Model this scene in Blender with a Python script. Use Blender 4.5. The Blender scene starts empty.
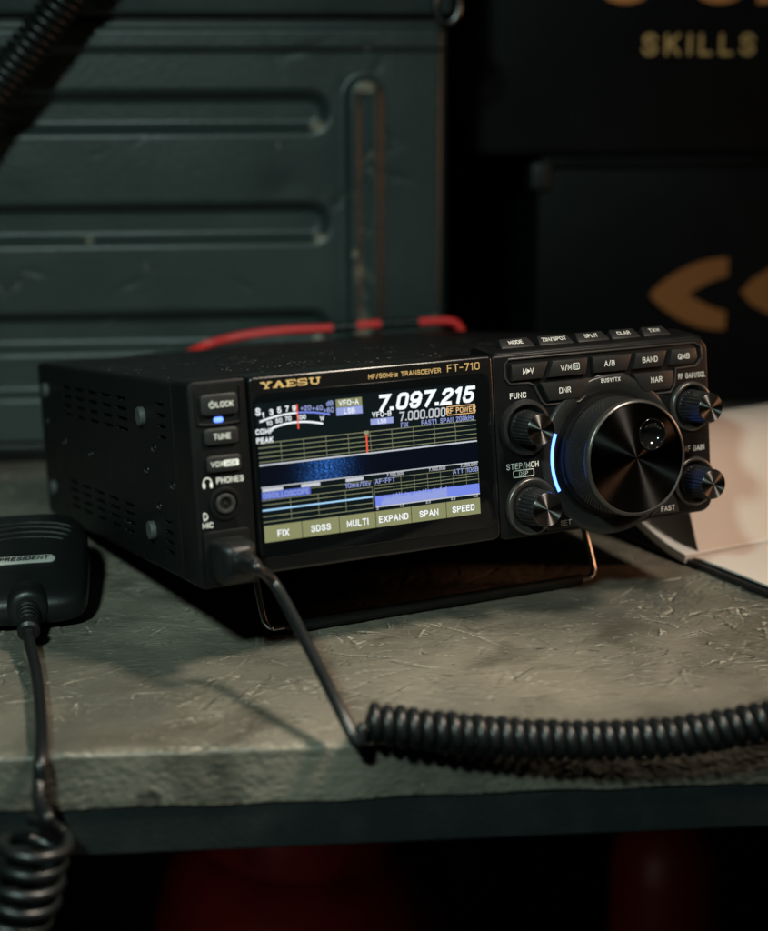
import bpy, bmesh, math, random
import numpy as np
from mathutils import Matrix, Vector, noise as mnoise

random.seed(7)
rng = np.random.default_rng(11)
SC = bpy.context.scene
COL = SC.collection
R = math.radians
MM = 0.001

# ------------------------------------------------------------------ camera
TILT, YAW = R(7.5), R(20.7)                      # the radio sits nose-up on its bail, turned to the bench edge
RAD_T = Vector((-0.1117856, -0.0422402, 0.0352921))
RAD_M = Matrix.Translation(RAD_T) @ Matrix.Rotation(YAW, 4, 'Z') @ Matrix.Rotation(-TILT, 4, 'X')
CAM_P = Vector((-0.0891273, -0.608467, 0.22675))
CAM_R = Matrix(((0.9965, 0.0807, 0.0231), (-0.0839, 0.9662, 0.2440), (-0.0026, -0.2450, 0.9695)))
FPX = 1555.4                                     # focal length in pixels of the 768x931 photograph
cam = bpy.data.cameras.new('camera'); camo = bpy.data.objects.new('camera', cam); COL.objects.link(camo)
m3 = Matrix((CAM_R.col[0], CAM_R.col[2], -CAM_R.col[1])).transposed()
camo.matrix_world = Matrix.Translation(CAM_P) @ m3.to_4x4()
cam.sensor_fit = 'VERTICAL'; cam.sensor_height = 36.0; cam.lens = 36.0 * FPX / 931.0
cam.clip_start = 0.01; cam.clip_end = 50
cam.dof.use_dof = True; cam.dof.focus_distance = 0.646; cam.dof.aperture_fstop = 5.3
cam.dof.aperture_blades = 0
SC.camera = camo

# ------------------------------------------------------------------ world + lamps + exposure
w = bpy.data.worlds.new('World'); SC.world = w; w.use_nodes = True
w.node_tree.nodes['Background'].inputs[0].default_value = (0.30, 0.52, 0.56, 1)
w.node_tree.nodes['Background'].inputs[1].default_value = 0.0035


def area(name, loc, target, size, power, col, spread=180):
    l = bpy.data.lights.new(name, 'AREA'); l.shape = 'DISK'; l.size = size; l.energy = power; l.color = col
    l.spread = R(spread)
    o = bpy.data.objects.new(name, l); COL.objects.link(o); o.location = loc
    d = Vector(target) - Vector(loc); o.rotation_euler = d.to_track_quat('-Z', 'Y').to_euler()
    return o


area('ceiling_lamp', (0.33, -0.23, 0.66), (-0.10, -0.11, 0.0), 0.12, 0.95, (1.0, 0.87, 0.72), 62)
area('shop_lamp', (-0.34, -0.72, 0.66), (-0.14, 0.06, 0.05), 0.09, 0.90, (0.72, 1.0, 0.92), 62)
area('desk_lamp', (0.58, 0.10, 0.17), (0.15, 0.05, 0.06), 0.09, 0.36, (1.0, 0.48, 0.25), 120)
area('underbench_fill', (-0.50, -0.35, -0.25), (0.0, 0.4, -0.36), 0.12, 0.045, (1.0, 0.86, 0.78), 70)  # added fill to brighten the red bottles; no lamp stands there
vs = SC.view_settings
vs.view_transform = 'Standard'; vs.look = 'None'; vs.exposure = 0.0; vs.gamma = 1.0
vs.use_curve_mapping = False
SC.render.engine = 'CYCLES'
SC.cycles.use_denoising = True
SC.cycles.max_bounces = 6
SC.cycles.sample_clamp_indirect = 4.0


def P(px, py, y=None, z=None):
    """point of the world seen at a photograph pixel, on a plane of given world y or z"""
    d = CAM_R @ Vector(((px - 384) / FPX, 1.0, (465.5 - py) / FPX))
    t = (y - CAM_P.y) / d.y if y is not None else (z - CAM_P.z) / d.z
    return CAM_P + d * t


# ------------------------------------------------------------------ materials
MATS = {}


def mat(name, col=(0.5, 0.5, 0.5), rough=0.5, metal=0.0, emit=None, es=0.0, spec=0.5, coat=0.0,
        bump=None, var=None, aniso=0.0):
    """bump = (scale, strength, distance); var = (scale, colour2, low, high)"""
    m = bpy.data.materials.new(name); m.use_nodes = True
    nt = m.node_tree; b = nt.nodes['Principled BSDF']
    b.inputs['Base Color'].default_value = (*col, 1); b.inputs['Roughness'].default_value = rough
    b.inputs['Metallic'].default_value = metal
    b.inputs['Specular IOR Level'].default_value = spec
    if coat: b.inputs['Coat Weight'].default_value = coat; b.inputs['Coat Roughness'].default_value = 0.08
    if emit:
        b.inputs['Emission Color'].default_value = (*emit, 1); b.inputs['Emission Strength'].default_value = es
    tc = nt.nodes.new('ShaderNodeTexCoord')
    if var:
        n = nt.nodes.new('ShaderNodeTexNoise'); n.inputs['Scale'].default_value = var[0]; n.inputs['Detail'].default_value = 5
        nt.links.new(tc.outputs['Object'], n.inputs['Vector'])
        r = nt.nodes.new('ShaderNodeMapRange'); r.inputs[1].default_value = var[2]; r.inputs[2].default_value = var[3]
        nt.links.new(n.outputs['Fac'], r.inputs[0])
        mx = nt.nodes.new('ShaderNodeMix'); mx.data_type = 'RGBA'
        mx.inputs[6].default_value = (*col, 1); mx.inputs[7].default_value = (*var[1], 1)
        nt.links.new(r.outputs[0], mx.inputs[0]); nt.links.new(mx.outputs[2], b.inputs['Base Color'])
    if bump:
        n2 = nt.nodes.new('ShaderNodeTexNoise'); n2.inputs['Scale'].default_value = bump[0]; n2.inputs['Detail'].default_value = 3
        nt.links.new(tc.outputs['Object'], n2.inputs['Vector'])
        bp = nt.nodes.new('ShaderNodeBump'); bp.inputs['Strength'].default_value = bump[1]; bp.inputs['Distance'].default_value = bump[2]
        nt.links.new(n2.outputs['Fac'], bp.inputs['Height']); nt.links.new(bp.outputs[0], b.inputs['Normal'])
        r2 = nt.nodes.new('ShaderNodeMapRange'); r2.inputs[3].default_value = rough * 0.8; r2.inputs[4].default_value = min(1, rough * 1.25)
        nz = nt.nodes.new('ShaderNodeTexNoise'); nz.inputs['Scale'].default_value = bump[0] * 0.06; nz.inputs['Detail'].default_value = 6
        nt.links.new(tc.outputs['Object'], nz.inputs['Vector']); nt.links.new(nz.outputs['Fac'], r2.inputs[0])
        nt.links.new(r2.outputs[0], b.inputs['Roughness'])
    if aniso:
        b.inputs['Anisotropic'].default_value = aniso; b.inputs['Anisotropic Rotation'].default_value = 0.25
        tg = nt.nodes.new('ShaderNodeTangent'); tg.direction_type = 'RADIAL'; tg.axis = 'Y'
        nt.links.new(tg.outputs[0], b.inputs['Tangent'])
    MATS[name] = m
    return m


mat('panel_black', (0.0055, 0.0058, 0.006), 0.38, spec=0.20, bump=(2600, 0.25, 0.0002))
mat('key_black', (0.013,0.013,0.013), 0.42, bump=(3000, 0.2, 0.0002))
mat('cabinet_black', (0.0055, 0.006, 0.0062), 0.45, spec=0.18, bump=(1900, 0.5, 0.0004))
mat('bezel_black', (0.005, 0.005, 0.005), 0.25, bump=(2200, 0.1, 0.0001))
mat('glass_black', (0.003, 0.0035, 0.004), 0.08, spec=0.5)
mat('hole_black', (0.002, 0.002, 0.002), 0.8)
mat('rubber_black', (0.006, 0.0068, 0.007), 0.40, spec=0.35, bump=(1500, 0.3, 0.0003))
mat('cord_black', (0.0065, 0.0078, 0.008), 0.36, bump=(900, 0.25, 0.0003))
mat('rubber_grey', (0.045, 0.048, 0.048), 0.6, bump=(1500, 0.4, 0.0004))
mat('knurl_black', (0.016, 0.016, 0.017), 0.30)
mat('ring_satin', (0.10, 0.095, 0.09), 0.30, metal=0.7, bump=(1500, 0.15, 0.0002))
mat('dish_satin', (0.03, 0.03, 0.03), 0.30, metal=0.35, bump=(2200, 0.2, 0.0002))
mat('spun_black', (0.15, 0.146, 0.142), 0.40, metal=1.0, aniso=1.0)
mat('dial_black', (0.045, 0.044, 0.043), 0.27, metal=1.0, aniso=1.0)
mat('dimple_gloss', (0.006, 0.006, 0.006), 0.10)
mat('steel', (0.42, 0.41, 0.39), 0.25, metal=1.0, bump=(900, 0.2, 0.0002))
mat('dark_steel', (0.16, 0.16, 0.16), 0.3, metal=1.0)
mat('legend_white', (0.80, 0.79, 0.75), 0.5)
mat('legend_gold', (0.62, 0.40, 0.17), 0.4)
mat('lamp_blue', (0.1, 0.2, 0.8), 0.4, emit=(0.10, 0.20, 1.0), es=2.2)
mat('arc_blue', (0.1, 0.2, 0.8), 0.4, emit=(0.085, 0.22, 1.0), es=4.5)
# what the screen shows
mat('pixel_off', (0.002, 0.003, 0.004), 0.14, emit=(0.25, 0.5, 0.55), es=0.012)
mat('pixel_white', (0.0, 0.0, 0.0), 0.3, emit=(0.92, 0.97, 1.0), es=1.05)
mat('pixel_soft', (0.0, 0.0, 0.0), 0.3, emit=(0.80, 0.84, 0.90), es=0.72)
mat('pixel_blue', (0.0, 0.0, 0.0), 0.3, emit=(0.22, 0.30, 0.95), es=0.85)
mat('pixel_paleblue', (0.0, 0.0, 0.0), 0.3, emit=(0.42, 0.50, 0.95), es=0.75)
mat('pixel_trace', (0.0, 0.0, 0.0), 0.3, emit=(0.40, 0.70, 1.0), es=1.0)
mat('pixel_olive', (0.0, 0.0, 0.0), 0.3, emit=(0.30, 0.31, 0.15), es=0.85)
mat('pixel_line', (0.0, 0.0, 0.0), 0.3, emit=(0.42, 0.44, 0.25), es=0.65)
mat('pixel_red', (0.0, 0.0, 0.0), 0.3, emit=(1.0, 0.12, 0.06), es=0.9)
mat('pixel_orange', (0.0, 0.0, 0.0), 0.3, emit=(1.0, 0.62, 0.28), es=0.95)
mat('pixel_band', (0.0, 0.0, 0.0), 0.3, emit=(0.10, 0.16, 0.62), es=0.9)
# the place
mat('red_sheath', (0.72, 0.035, 0.035), 0.4, bump=(700, 0.2, 0.0003))
mat('box_black', (0.0028, 0.0034, 0.0038), 0.42, spec=0.2, bump=(400, 0.2, 0.0004), var=(9, (0.006, 0.008, 0.009), 0.45, 0.75))
mat('print_orange', (0.33, 0.12, 0.034), 0.5)
mat('print_gold', (0.92, 0.56, 0.22), 0.5)
mat('print_bright', (0.9, 0.33, 0.11), 0.5)
mat('rail_black', (0.010, 0.014, 0.014), 0.5, bump=(500, 0.4, 0.0005), var=(60, (0.02, 0.022, 0.022), 0.5, 0.8))
mat('paper', (0.68, 0.60, 0.54), 0.75, bump=(1200, 0.1, 0.0002))  # warm tint of the lamplight put into the page colour
mat('paper_edge', (0.82, 0.79, 0.74), 0.8)
mat('paper_ink', (0.10, 0.09, 0.09), 0.7)
mat('cover_black', (0.010, 0.010, 0.011), 0.42, bump=(900, 0.3, 0.0003))
mat('red_paint', (0.24, 0.018, 0.012), 0.3, bump=(60, 0.15, 0.002), var=(14, (0.12, 0.012, 0.010), 0.5, 0.7))
mat('red_dull', (0.20, 0.014, 0.014), 0.45, bump=(60, 0.15, 0.002))
mat('floor_dark', (0.016, 0.016, 0.017), 0.8, bump=(60, 0.4, 0.004))
mat('wall_dark', (0.012, 0.013, 0.014), 0.85, bump=(80, 0.4, 0.003))
mat('nameplate_silver', (0.46, 0.45, 0.42), 0.30, metal=0.25)


def painted_board():
    m = bpy.data.materials.new('painted_board'); m.use_nodes = True; nt = m.node_tree; b = nt.nodes['Principled BSDF']
    L = nt.links.new; N = nt.nodes.new
    tc = N('ShaderNodeTexCoord')
    def noise(sc, det=5, vec=None, dist=0.0):
        n = N('ShaderNodeTexNoise'); n.inputs['Scale'].default_value = sc; n.inputs['Detail'].default_value = det
        n.inputs['Distortion'].default_value = dist
        L(vec or tc.outputs['Object'], n.inputs['Vector']); return n.outputs['Fac']
    def rng_(src, a, bb, c=0.0, d=1.0):
        r = N('ShaderNodeMapRange'); r.inputs[1].default_value = a; r.inputs[2].default_value = bb
        r.inputs[3].default_value = c; r.inputs[4].default_value = d; L(src, r.inputs[0]); return r.outputs[0]
    def mix(f, c1, c2):
        x = N('ShaderNodeMix'); x.data_type = 'RGBA'; L(f, x.inputs[0])
        for i, c in ((6, c1), (7, c2)):
            if isinstance(c, tuple): x.inputs[i].default_value = (*c, 1)
            else: L(c, x.inputs[i])
        return x.outputs[2]
    base = mix(rng_(noise(9, 6), 0.38, 0.64), (0.085, 0.084, 0.070), (0.205, 0.180, 0.140))
    base = mix(rng_(noise(26, 7, dist=0.8), 0.50, 0.70, 0, 0.85), base, (0.070, 0.064, 0.050))      # grubby patches
    mp = N('ShaderNodeMapping'); mp.inputs['Scale'].default_value = (1, 3.5, 1); mp.inputs['Rotation'].default_value = (0, 0, 0.5)
    L(tc.outputs['Object'], mp.inputs['Vector'])
    base = mix(rng_(noise(70, 4, mp.outputs[0]), 0.66, 0.72), base, (0.06, 0.055, 0.046))  # dark gouges
    mp2 = N('ShaderNodeMapping'); mp2.inputs['Scale'].default_value = (1, 7, 1); mp2.inputs['Rotation'].default_value = (0, 0, -0.35)
    L(tc.outputs['Object'], mp2.inputs['Vector'])
    base = mix(rng_(noise(130, 3, mp2.outputs[0]), 0.69, 0.73, 0, 0.75), base, (0.40, 0.37, 0.30))  # pale scuffs
    base = mix(rng_(noise(900, 2), 0.74, 0.78, 0, 0.8), base, (0.42, 0.39, 0.32))          # dust and paint specks
    at = N('ShaderNodeAttribute'); at.attribute_name = 'ridge'
    ridge_pale = N('ShaderNodeMath'); ridge_pale.operation = 'MULTIPLY'; L(rng_(at.outputs['Fac'], 0.025, 0.14, 0, 0.85), ridge_pale.inputs[0]); L(rng_(noise(45, 4), 0.40, 0.62), ridge_pale.inputs[1])
    base = mix(ridge_pale.outputs[0], base, (0.46, 0.42, 0.34))                                  # paler on raised strand edges and the worn front edge
    base = mix(rng_(at.outputs['Fac'], -0.03, -0.14, 0, 0.8), base, (0.035, 0.034, 0.028))  # grime in the low joints
    L(base, b.inputs['Base Color'])
    L(rng_(noise(40, 6), 0.3, 0.7, 0.28, 0.52), b.inputs['Roughness'])
    b.inputs['Specular IOR Level'].default_value = 0.45
    bp = N('ShaderNodeBump'); bp.inputs['Strength'].default_value = 0.6; bp.inputs['Distance'].default_value = 0.0006
    a = N('ShaderNodeMath'); a.operation = 'ADD'; L(noise(420, 6), a.inputs[0]); L(noise(160, 3, mp2.outputs[0]), a.inputs[1])
    L(a.outputs[0], bp.inputs['Height']); L(bp.outputs[0], b.inputs['Normal'])
    MATS['painted_board'] = m


def case_paint():
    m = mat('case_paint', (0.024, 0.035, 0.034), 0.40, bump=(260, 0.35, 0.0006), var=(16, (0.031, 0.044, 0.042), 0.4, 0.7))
    nt = m.node_tree; b = nt.nodes['Principled BSDF']; L = nt.links.new
    tc = nt.nodes.new('ShaderNodeTexCoord')
    n = nt.nodes.new('ShaderNodeTexNoise'); n.inputs['Scale'].default_value = 55; n.inputs['Detail'].default_value = 7
    L(tc.outputs['Object'], n.inputs['Vector'])
    # paler at groove ends, on the rib and at knocks, held in the vertex layer 'wear'
    at = nt.nodes.new('ShaderNodeAttribute'); at.attribute_name = 'pale_marks'
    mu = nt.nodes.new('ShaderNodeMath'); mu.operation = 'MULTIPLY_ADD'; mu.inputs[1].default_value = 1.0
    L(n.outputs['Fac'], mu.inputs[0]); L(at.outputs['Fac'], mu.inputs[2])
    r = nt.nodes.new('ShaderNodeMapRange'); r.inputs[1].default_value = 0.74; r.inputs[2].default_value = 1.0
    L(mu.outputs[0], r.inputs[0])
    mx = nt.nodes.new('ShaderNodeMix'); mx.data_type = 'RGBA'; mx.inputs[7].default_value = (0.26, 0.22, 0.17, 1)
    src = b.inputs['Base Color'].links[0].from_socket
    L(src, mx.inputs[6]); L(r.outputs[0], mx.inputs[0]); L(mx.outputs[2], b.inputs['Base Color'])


def top_dust():
    """cabinet paint with settled dust specks on upward faces"""
    m = MATS['cabinet_black']; nt = m.node_tree; b = nt.nodes['Principled BSDF']; L = nt.links.new
    tc = nt.nodes.new('ShaderNodeTexCoord')
    v = nt.nodes.new('ShaderNodeTexVoronoi'); v.inputs['Scale'].default_value = 300
    L(tc.outputs['Object'], v.inputs['Vector'])
    r = nt.nodes.new('ShaderNodeMapRange'); r.inputs[1].default_value = 0.20; r.inputs[2].default_value = 0.10
    L(v.outputs['Distance'], r.inputs[0])
    n = nt.nodes.new('ShaderNodeTexNoise'); n.inputs['Scale'].default_value = 70; n.inputs['Detail'].default_value = 5
    L(tc.outputs['Object'], n.inputs['Vector'])
    r3 = nt.nodes.new('ShaderNodeMapRange'); r3.inputs[1].default_value = 0.5; r3.inputs[2].default_value = 0.66
    L(n.outputs['Fac'], r3.inputs[0])
    g = nt.nodes.new('ShaderNodeNewGeometry'); s = nt.nodes.new('ShaderNodeSeparateXYZ'); L(g.outputs['Normal'], s.inputs[0])
    r4 = nt.nodes.new('ShaderNodeMapRange'); r4.inputs[1].default_value = 0.8; r4.inputs[2].default_value = 0.95
    L(s.outputs['Z'], r4.inputs[0])
    a = nt.nodes.new('ShaderNodeMath'); a.operation = 'MULTIPLY'; L(r.outputs[0], a.inputs[0]); L(r3.outputs[0], a.inputs[1])
    c = nt.nodes.new('ShaderNodeMath'); c.operation = 'MULTIPLY'; L(a.outputs[0], c.inputs[0]); L(r4.outputs[0], c.inputs[1])
    mx = nt.nodes.new('ShaderNodeMix'); mx.data_type = 'RGBA'
    mx.inputs[6].default_value = (0.0055, 0.006, 0.0062, 1); mx.inputs[7].default_value = (0.5, 0.47, 0.42, 1)
    L(c.outputs[0], mx.inputs[0]); L(mx.outputs[2], b.inputs['Base Color'])


def waterfall_mat():
    m = mat('pixel_waterfall', (0, 0, 0), 0.3, emit=(0, 0, 0), es=1.0)
    nt = m.node_tree; b = nt.nodes['Principled BSDF']; L = nt.links.new
    tc = nt.nodes.new('ShaderNodeTexCoord'); s = nt.nodes.new('ShaderNodeSeparateXYZ'); L(tc.outputs['Object'], s.inputs[0])
    def m_(op, a, bb):
        x = nt.nodes.new('ShaderNodeMath'); x.operation = op
        for i, q in ((0, a), (1, bb)):
            if isinstance(q, (int, float)): x.inputs[i].default_value = q
            else: L(q, x.inputs[i])
        return x.outputs[0]
    d = m_('DIVIDE', m_('SUBTRACT', s.outputs['X'], 0.0275), 0.0088)
    g = m_('POWER', 2.718, m_('MULTIPLY', m_('MULTIPLY', d, d), -1.0))
    n = nt.nodes.new('ShaderNodeTexNoise'); n.inputs['Scale'].default_value = 1500; n.inputs['Detail'].default_value = 3
    n2 = nt.nodes.new('ShaderNodeTexNoise'); n2.inputs['Scale'].default_value = 320; n2.inputs['Detail'].default_value = 3
    mp = nt.nodes.new('ShaderNodeMapping'); mp.inputs['Scale'].default_value = (2.2, 1, 0.5)
    L(tc.outputs['Object'], mp.inputs['Vector']); L(mp.outputs[0], n2.inputs['Vector'])
    L(tc.outputs['Object'], n.inputs['Vector'])
    q = m_('MULTIPLY', m_('ADD', g, 0.004), m_('MULTIPLY', m_('POWER', n.outputs['Fac'], 4.5), m_('POWER', n2.outputs['Fac'], 1.5)))
    e = m_('MULTIPLY', q, 15.0)
    L(m_('ADD', e, 0.008), b.inputs['Emission Strength'])
    b.inputs['Emission Color'].default_value = (0.05, 0.24, 0.85, 1)


painted_board(); case_paint(); top_dust(); waterfall_mat()


# ------------------------------------------------------------------ mesh helpers (lengths in mm unless said)
def obj(name, bm, m, parent=None, smooth=None, loc=None, rot=None):
    if smooth is None: smooth = 40
    bmesh.ops.recalc_face_normals(bm, faces=bm.faces)
    me = bpy.data.meshes.new(name); bm.to_mesh(me); bm.free()
    return link(name, me, m, parent, smooth, loc, rot)


def link(name, me, m, parent=None, smooth=40, loc=None, rot=None):
    if not me.materials: me.materials.append(MATS[m] if isinstance(m, str) else m)
    if smooth:
        me.polygons.foreach_set('use_smooth', np.ones(len(me.polygons), bool))
        if smooth < 180: me.set_sharp_from_angle(angle=R(smooth))
    o = bpy.data.objects.new(name, me); COL.objects.link(o)
    if parent: o.parent = parent
    if loc: o.location = [c * MM for c in loc]
    if rot: o.rotation_euler = rot
    return o


def thing(name, label, cat, loc=(0, 0, 0), rot=(0, 0, 0), group=None):
    o = bpy.data.objects.new(name, None); COL.objects.link(o); o.empty_display_size = 0.02
    o.location = loc; o.rotation_euler = rot
    return tag(o, label, cat, group)


def tag(o, label, cat, group=None):
    o['label'] = label; o['category'] = cat
    if group: o['group'] = group
    return o


def rrect(x0, x1, z0, z1, r, n=5):
    rs = r if isinstance(r, (tuple, list)) else (r,) * 4       # bl, br, tr, tl
    out = []
    for (cx, cz, a0), q in zip(((x0, z0, 180), (x1, z0, 270), (x1, z1, 0), (x0, z1, 90)), rs):
        sx = 1 if cx == x0 else -1; sz = 1 if cz == z0 else -1
        if q <= 0: out.append((cx, cz)); continue
        for k in range(n + 1):
            a = R(a0 + 90 * k / n); out.append((cx + sx * q + q * math.cos(a), cz + sz * q + q * math.sin(a)))
    return out


def inset(pts, d):
    """offset a counter-clockwise outline inwards by d"""
    n = len(pts); out = []
    for i in range(n):
        p0, p1, p2 = Vector(pts[i - 1]), Vector(pts[i]), Vector(pts[(i + 1) % n])
        e1 = (p1 - p0); e2 = (p2 - p1)
        if e1.length < 1e-9: e1 = e2
        if e2.length < 1e-9: e2 = e1
        n1 = Vector((-e1.y, e1.x)).normalized(); n2 = Vector((-e2.y, e2.x)).normalized()
        b = n1 + n2
        b = n1 if b.length < 1e-6 else b.normalized()
        k = d / max(0.35, b.dot(n1))
        out.append((p1.x + b.x * k, p1.y + b.y * k))
    return out


def prism(bm, pts, y0, y1, c0=0.0, c1=0.0, steps=2, back=True):
    """outline in (x, z) run from the front y0 to the back y1, edges rounded by c0 / c1"""
    rings = []
    if c0:
        for k in range(steps + 1):
            a = math.pi / 2 * k / steps
            rings.append((inset(pts, c0 * (1 - math.sin(a))), y0 + c0 * (1 - math.cos(a))))
    else: rings.append((pts, y0))
    if c1:
        for k in range(steps + 1):
            a = math.pi / 2 * k / steps
            rings.append((inset(pts, c1 * (1 - math.cos(a))), y1 - c1 * (1 - math.sin(a))))
    else: rings.append((pts, y1))
    vs_ = [[bm.verts.new((x * MM, y * MM, z * MM)) for x, z in p] for p, y in rings]
    for a, b in zip(vs_, vs_[1:]):
        for i in range(len(a)):
            j = (i + 1) % len(a); bm.faces.new((a[i], a[j], b[j], b[i]))
    bm.faces.new(vs_[0][::-1])
    if back: bm.faces.new(vs_[-1])
    return bm


def box(bm, x0, x1, y0, y1, z0, z1, c=0.0):
    return prism(bm, [(x0, z0), (x1, z0), (x1, z1), (x0, z1)], y0, y1, c, c, 1)


def lathe(bm, prof, cx=0, cz=0, n=48, rfun=None, cap=True, M=None):
    """profile of (r, y) turned about the y axis"""
    rings = []
    for ri, (r, y) in enumerate(prof):
        ring = []
        for k in range(n):
            a = 2 * math.pi * k / n
            q = r + (rfun(ri, k) if rfun else 0)
            p = Vector(((cx + q * math.cos(a)) * MM, y * MM, (cz + q * math.sin(a)) * MM))
            ring.append(bm.verts.new(M @ p if M else p))
        rings.append(ring)
    for a, b in zip(rings, rings[1:]):
        for i in range(n):
            j = (i + 1) % n; bm.faces.new((a[i], a[j], b[j], b[i]))
    if cap:
        if prof[0][0] > 0.01: bm.faces.new(rings[0])
        if prof[-1][0] > 0.01: bm.faces.new(rings[-1])
    return bm


def tube(bm, path, r, n=10, closed=False, cap=True, rf=None):
    """sweep a circle (radius mm) along a path of points in metres"""
    pts = [Vector(p) for p in path]; N = len(pts); rings = []
    def tan(i):
        a = pts[(i - 1) % N] if (closed or i > 0) else pts[0]
        b = pts[(i + 1) % N] if (closed or i < N - 1) else pts[-1]
        return (b - a).normalized()
    t = tan(0); u = t.orthogonal().normalized()
    for i in range(N):
        t2 = tan(i); u = (u - t2 * u.dot(t2)).normalized(); v = t2.cross(u)
        q = (rf(i) if rf else r) * MM
        rings.append([bm.verts.new(pts[i] + (u * math.cos(2 * math.pi * k / n) + v * math.sin(2 * math.pi * k / n)) * q) for k in range(n)])
    for i in range(N if closed else N - 1):
        a, b = rings[i], rings[(i + 1) % N]
        for k in range(n):
            j = (k + 1) % n; bm.faces.new((a[k], a[j], b[j], b[k]))
    if cap and not closed:
        bm.faces.new(rings[0][::-1]); bm.faces.new(rings[-1])
    return bm


def spline(pts, n=12):
    """Catmull-Rom through points"""
    p = [Vector(q) for q in pts]; p = [p[0] * 2 - p[1]] + p + [p[-1] * 2 - p[-2]]; out = []
    for i in range(1, len(p) - 2):
        for k in range(n):
            t = k / n; a, b, c, d = p[i - 1:i + 3]
            out.append(0.5 * ((2 * b) + (c - a) * t + (2 * a - 5 * b + 4 * c - d) * t * t + (3 * b - a - 3 * c + d) * t ** 3))
    out.append(p[-2]); return out


def coil(path, pitch, rc, per=14, grow=None, wob=0.0):
    """helix of radius rc (mm) and pitch (mm) round a path (m)"""
    pts = [Vector(p) for p in path]; L = [0.0]
    for a, b in zip(pts, pts[1:]): L.append(L[-1] + (b - a).length)
    tot = L[-1]; n = int(tot / (pitch * MM) * per); out = []
    u = None; j = 0
    for i in range(n + 1):
        s = tot * i / n
        while j < len(L) - 2 and L[j + 1] < s: j += 1
        f = (s - L[j]) / (L[j + 1] - L[j]); c = pts[j].lerp(pts[j + 1], f); t = (pts[j + 1] - pts[j]).normalized()
        if u is None: u = t.cross(Vector((0, 0, 1))).normalized()
        u = (u - t * u.dot(t)).normalized(); v = t.cross(u)
        a = 2 * math.pi * i / per
        q = rc * MM * (1 + wob * math.sin(a * 0.37 + 1.3 * math.sin(a * 0.11)))
        out.append(c + (u * math.cos(a) + v * math.sin(a)) * q)
    return out


# stroke lettering: each glyph is (width, polylines) on a cell 6 high; corners marked by points, bowls cut as short chamfers
def _b(x0, x1, z0, z1, c=1.0):
    return [(x0 + c, z1), (x1 - c, z1), (x1 - 0.3 * c, z1 - 0.3 * c), (x1, z1 - c), (x1, z0 + c), (x1 - 0.3 * c, z0 + 0.3 * c), (x1 - c, z0), (x0 + c, z0), (x0 + 0.3 * c, z0 + 0.3 * c), (x0, z0 + c), (x0, z1 - c), (x0 + 0.3 * c, z1 - 0.3 * c), (x0 + c, z1)]


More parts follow.
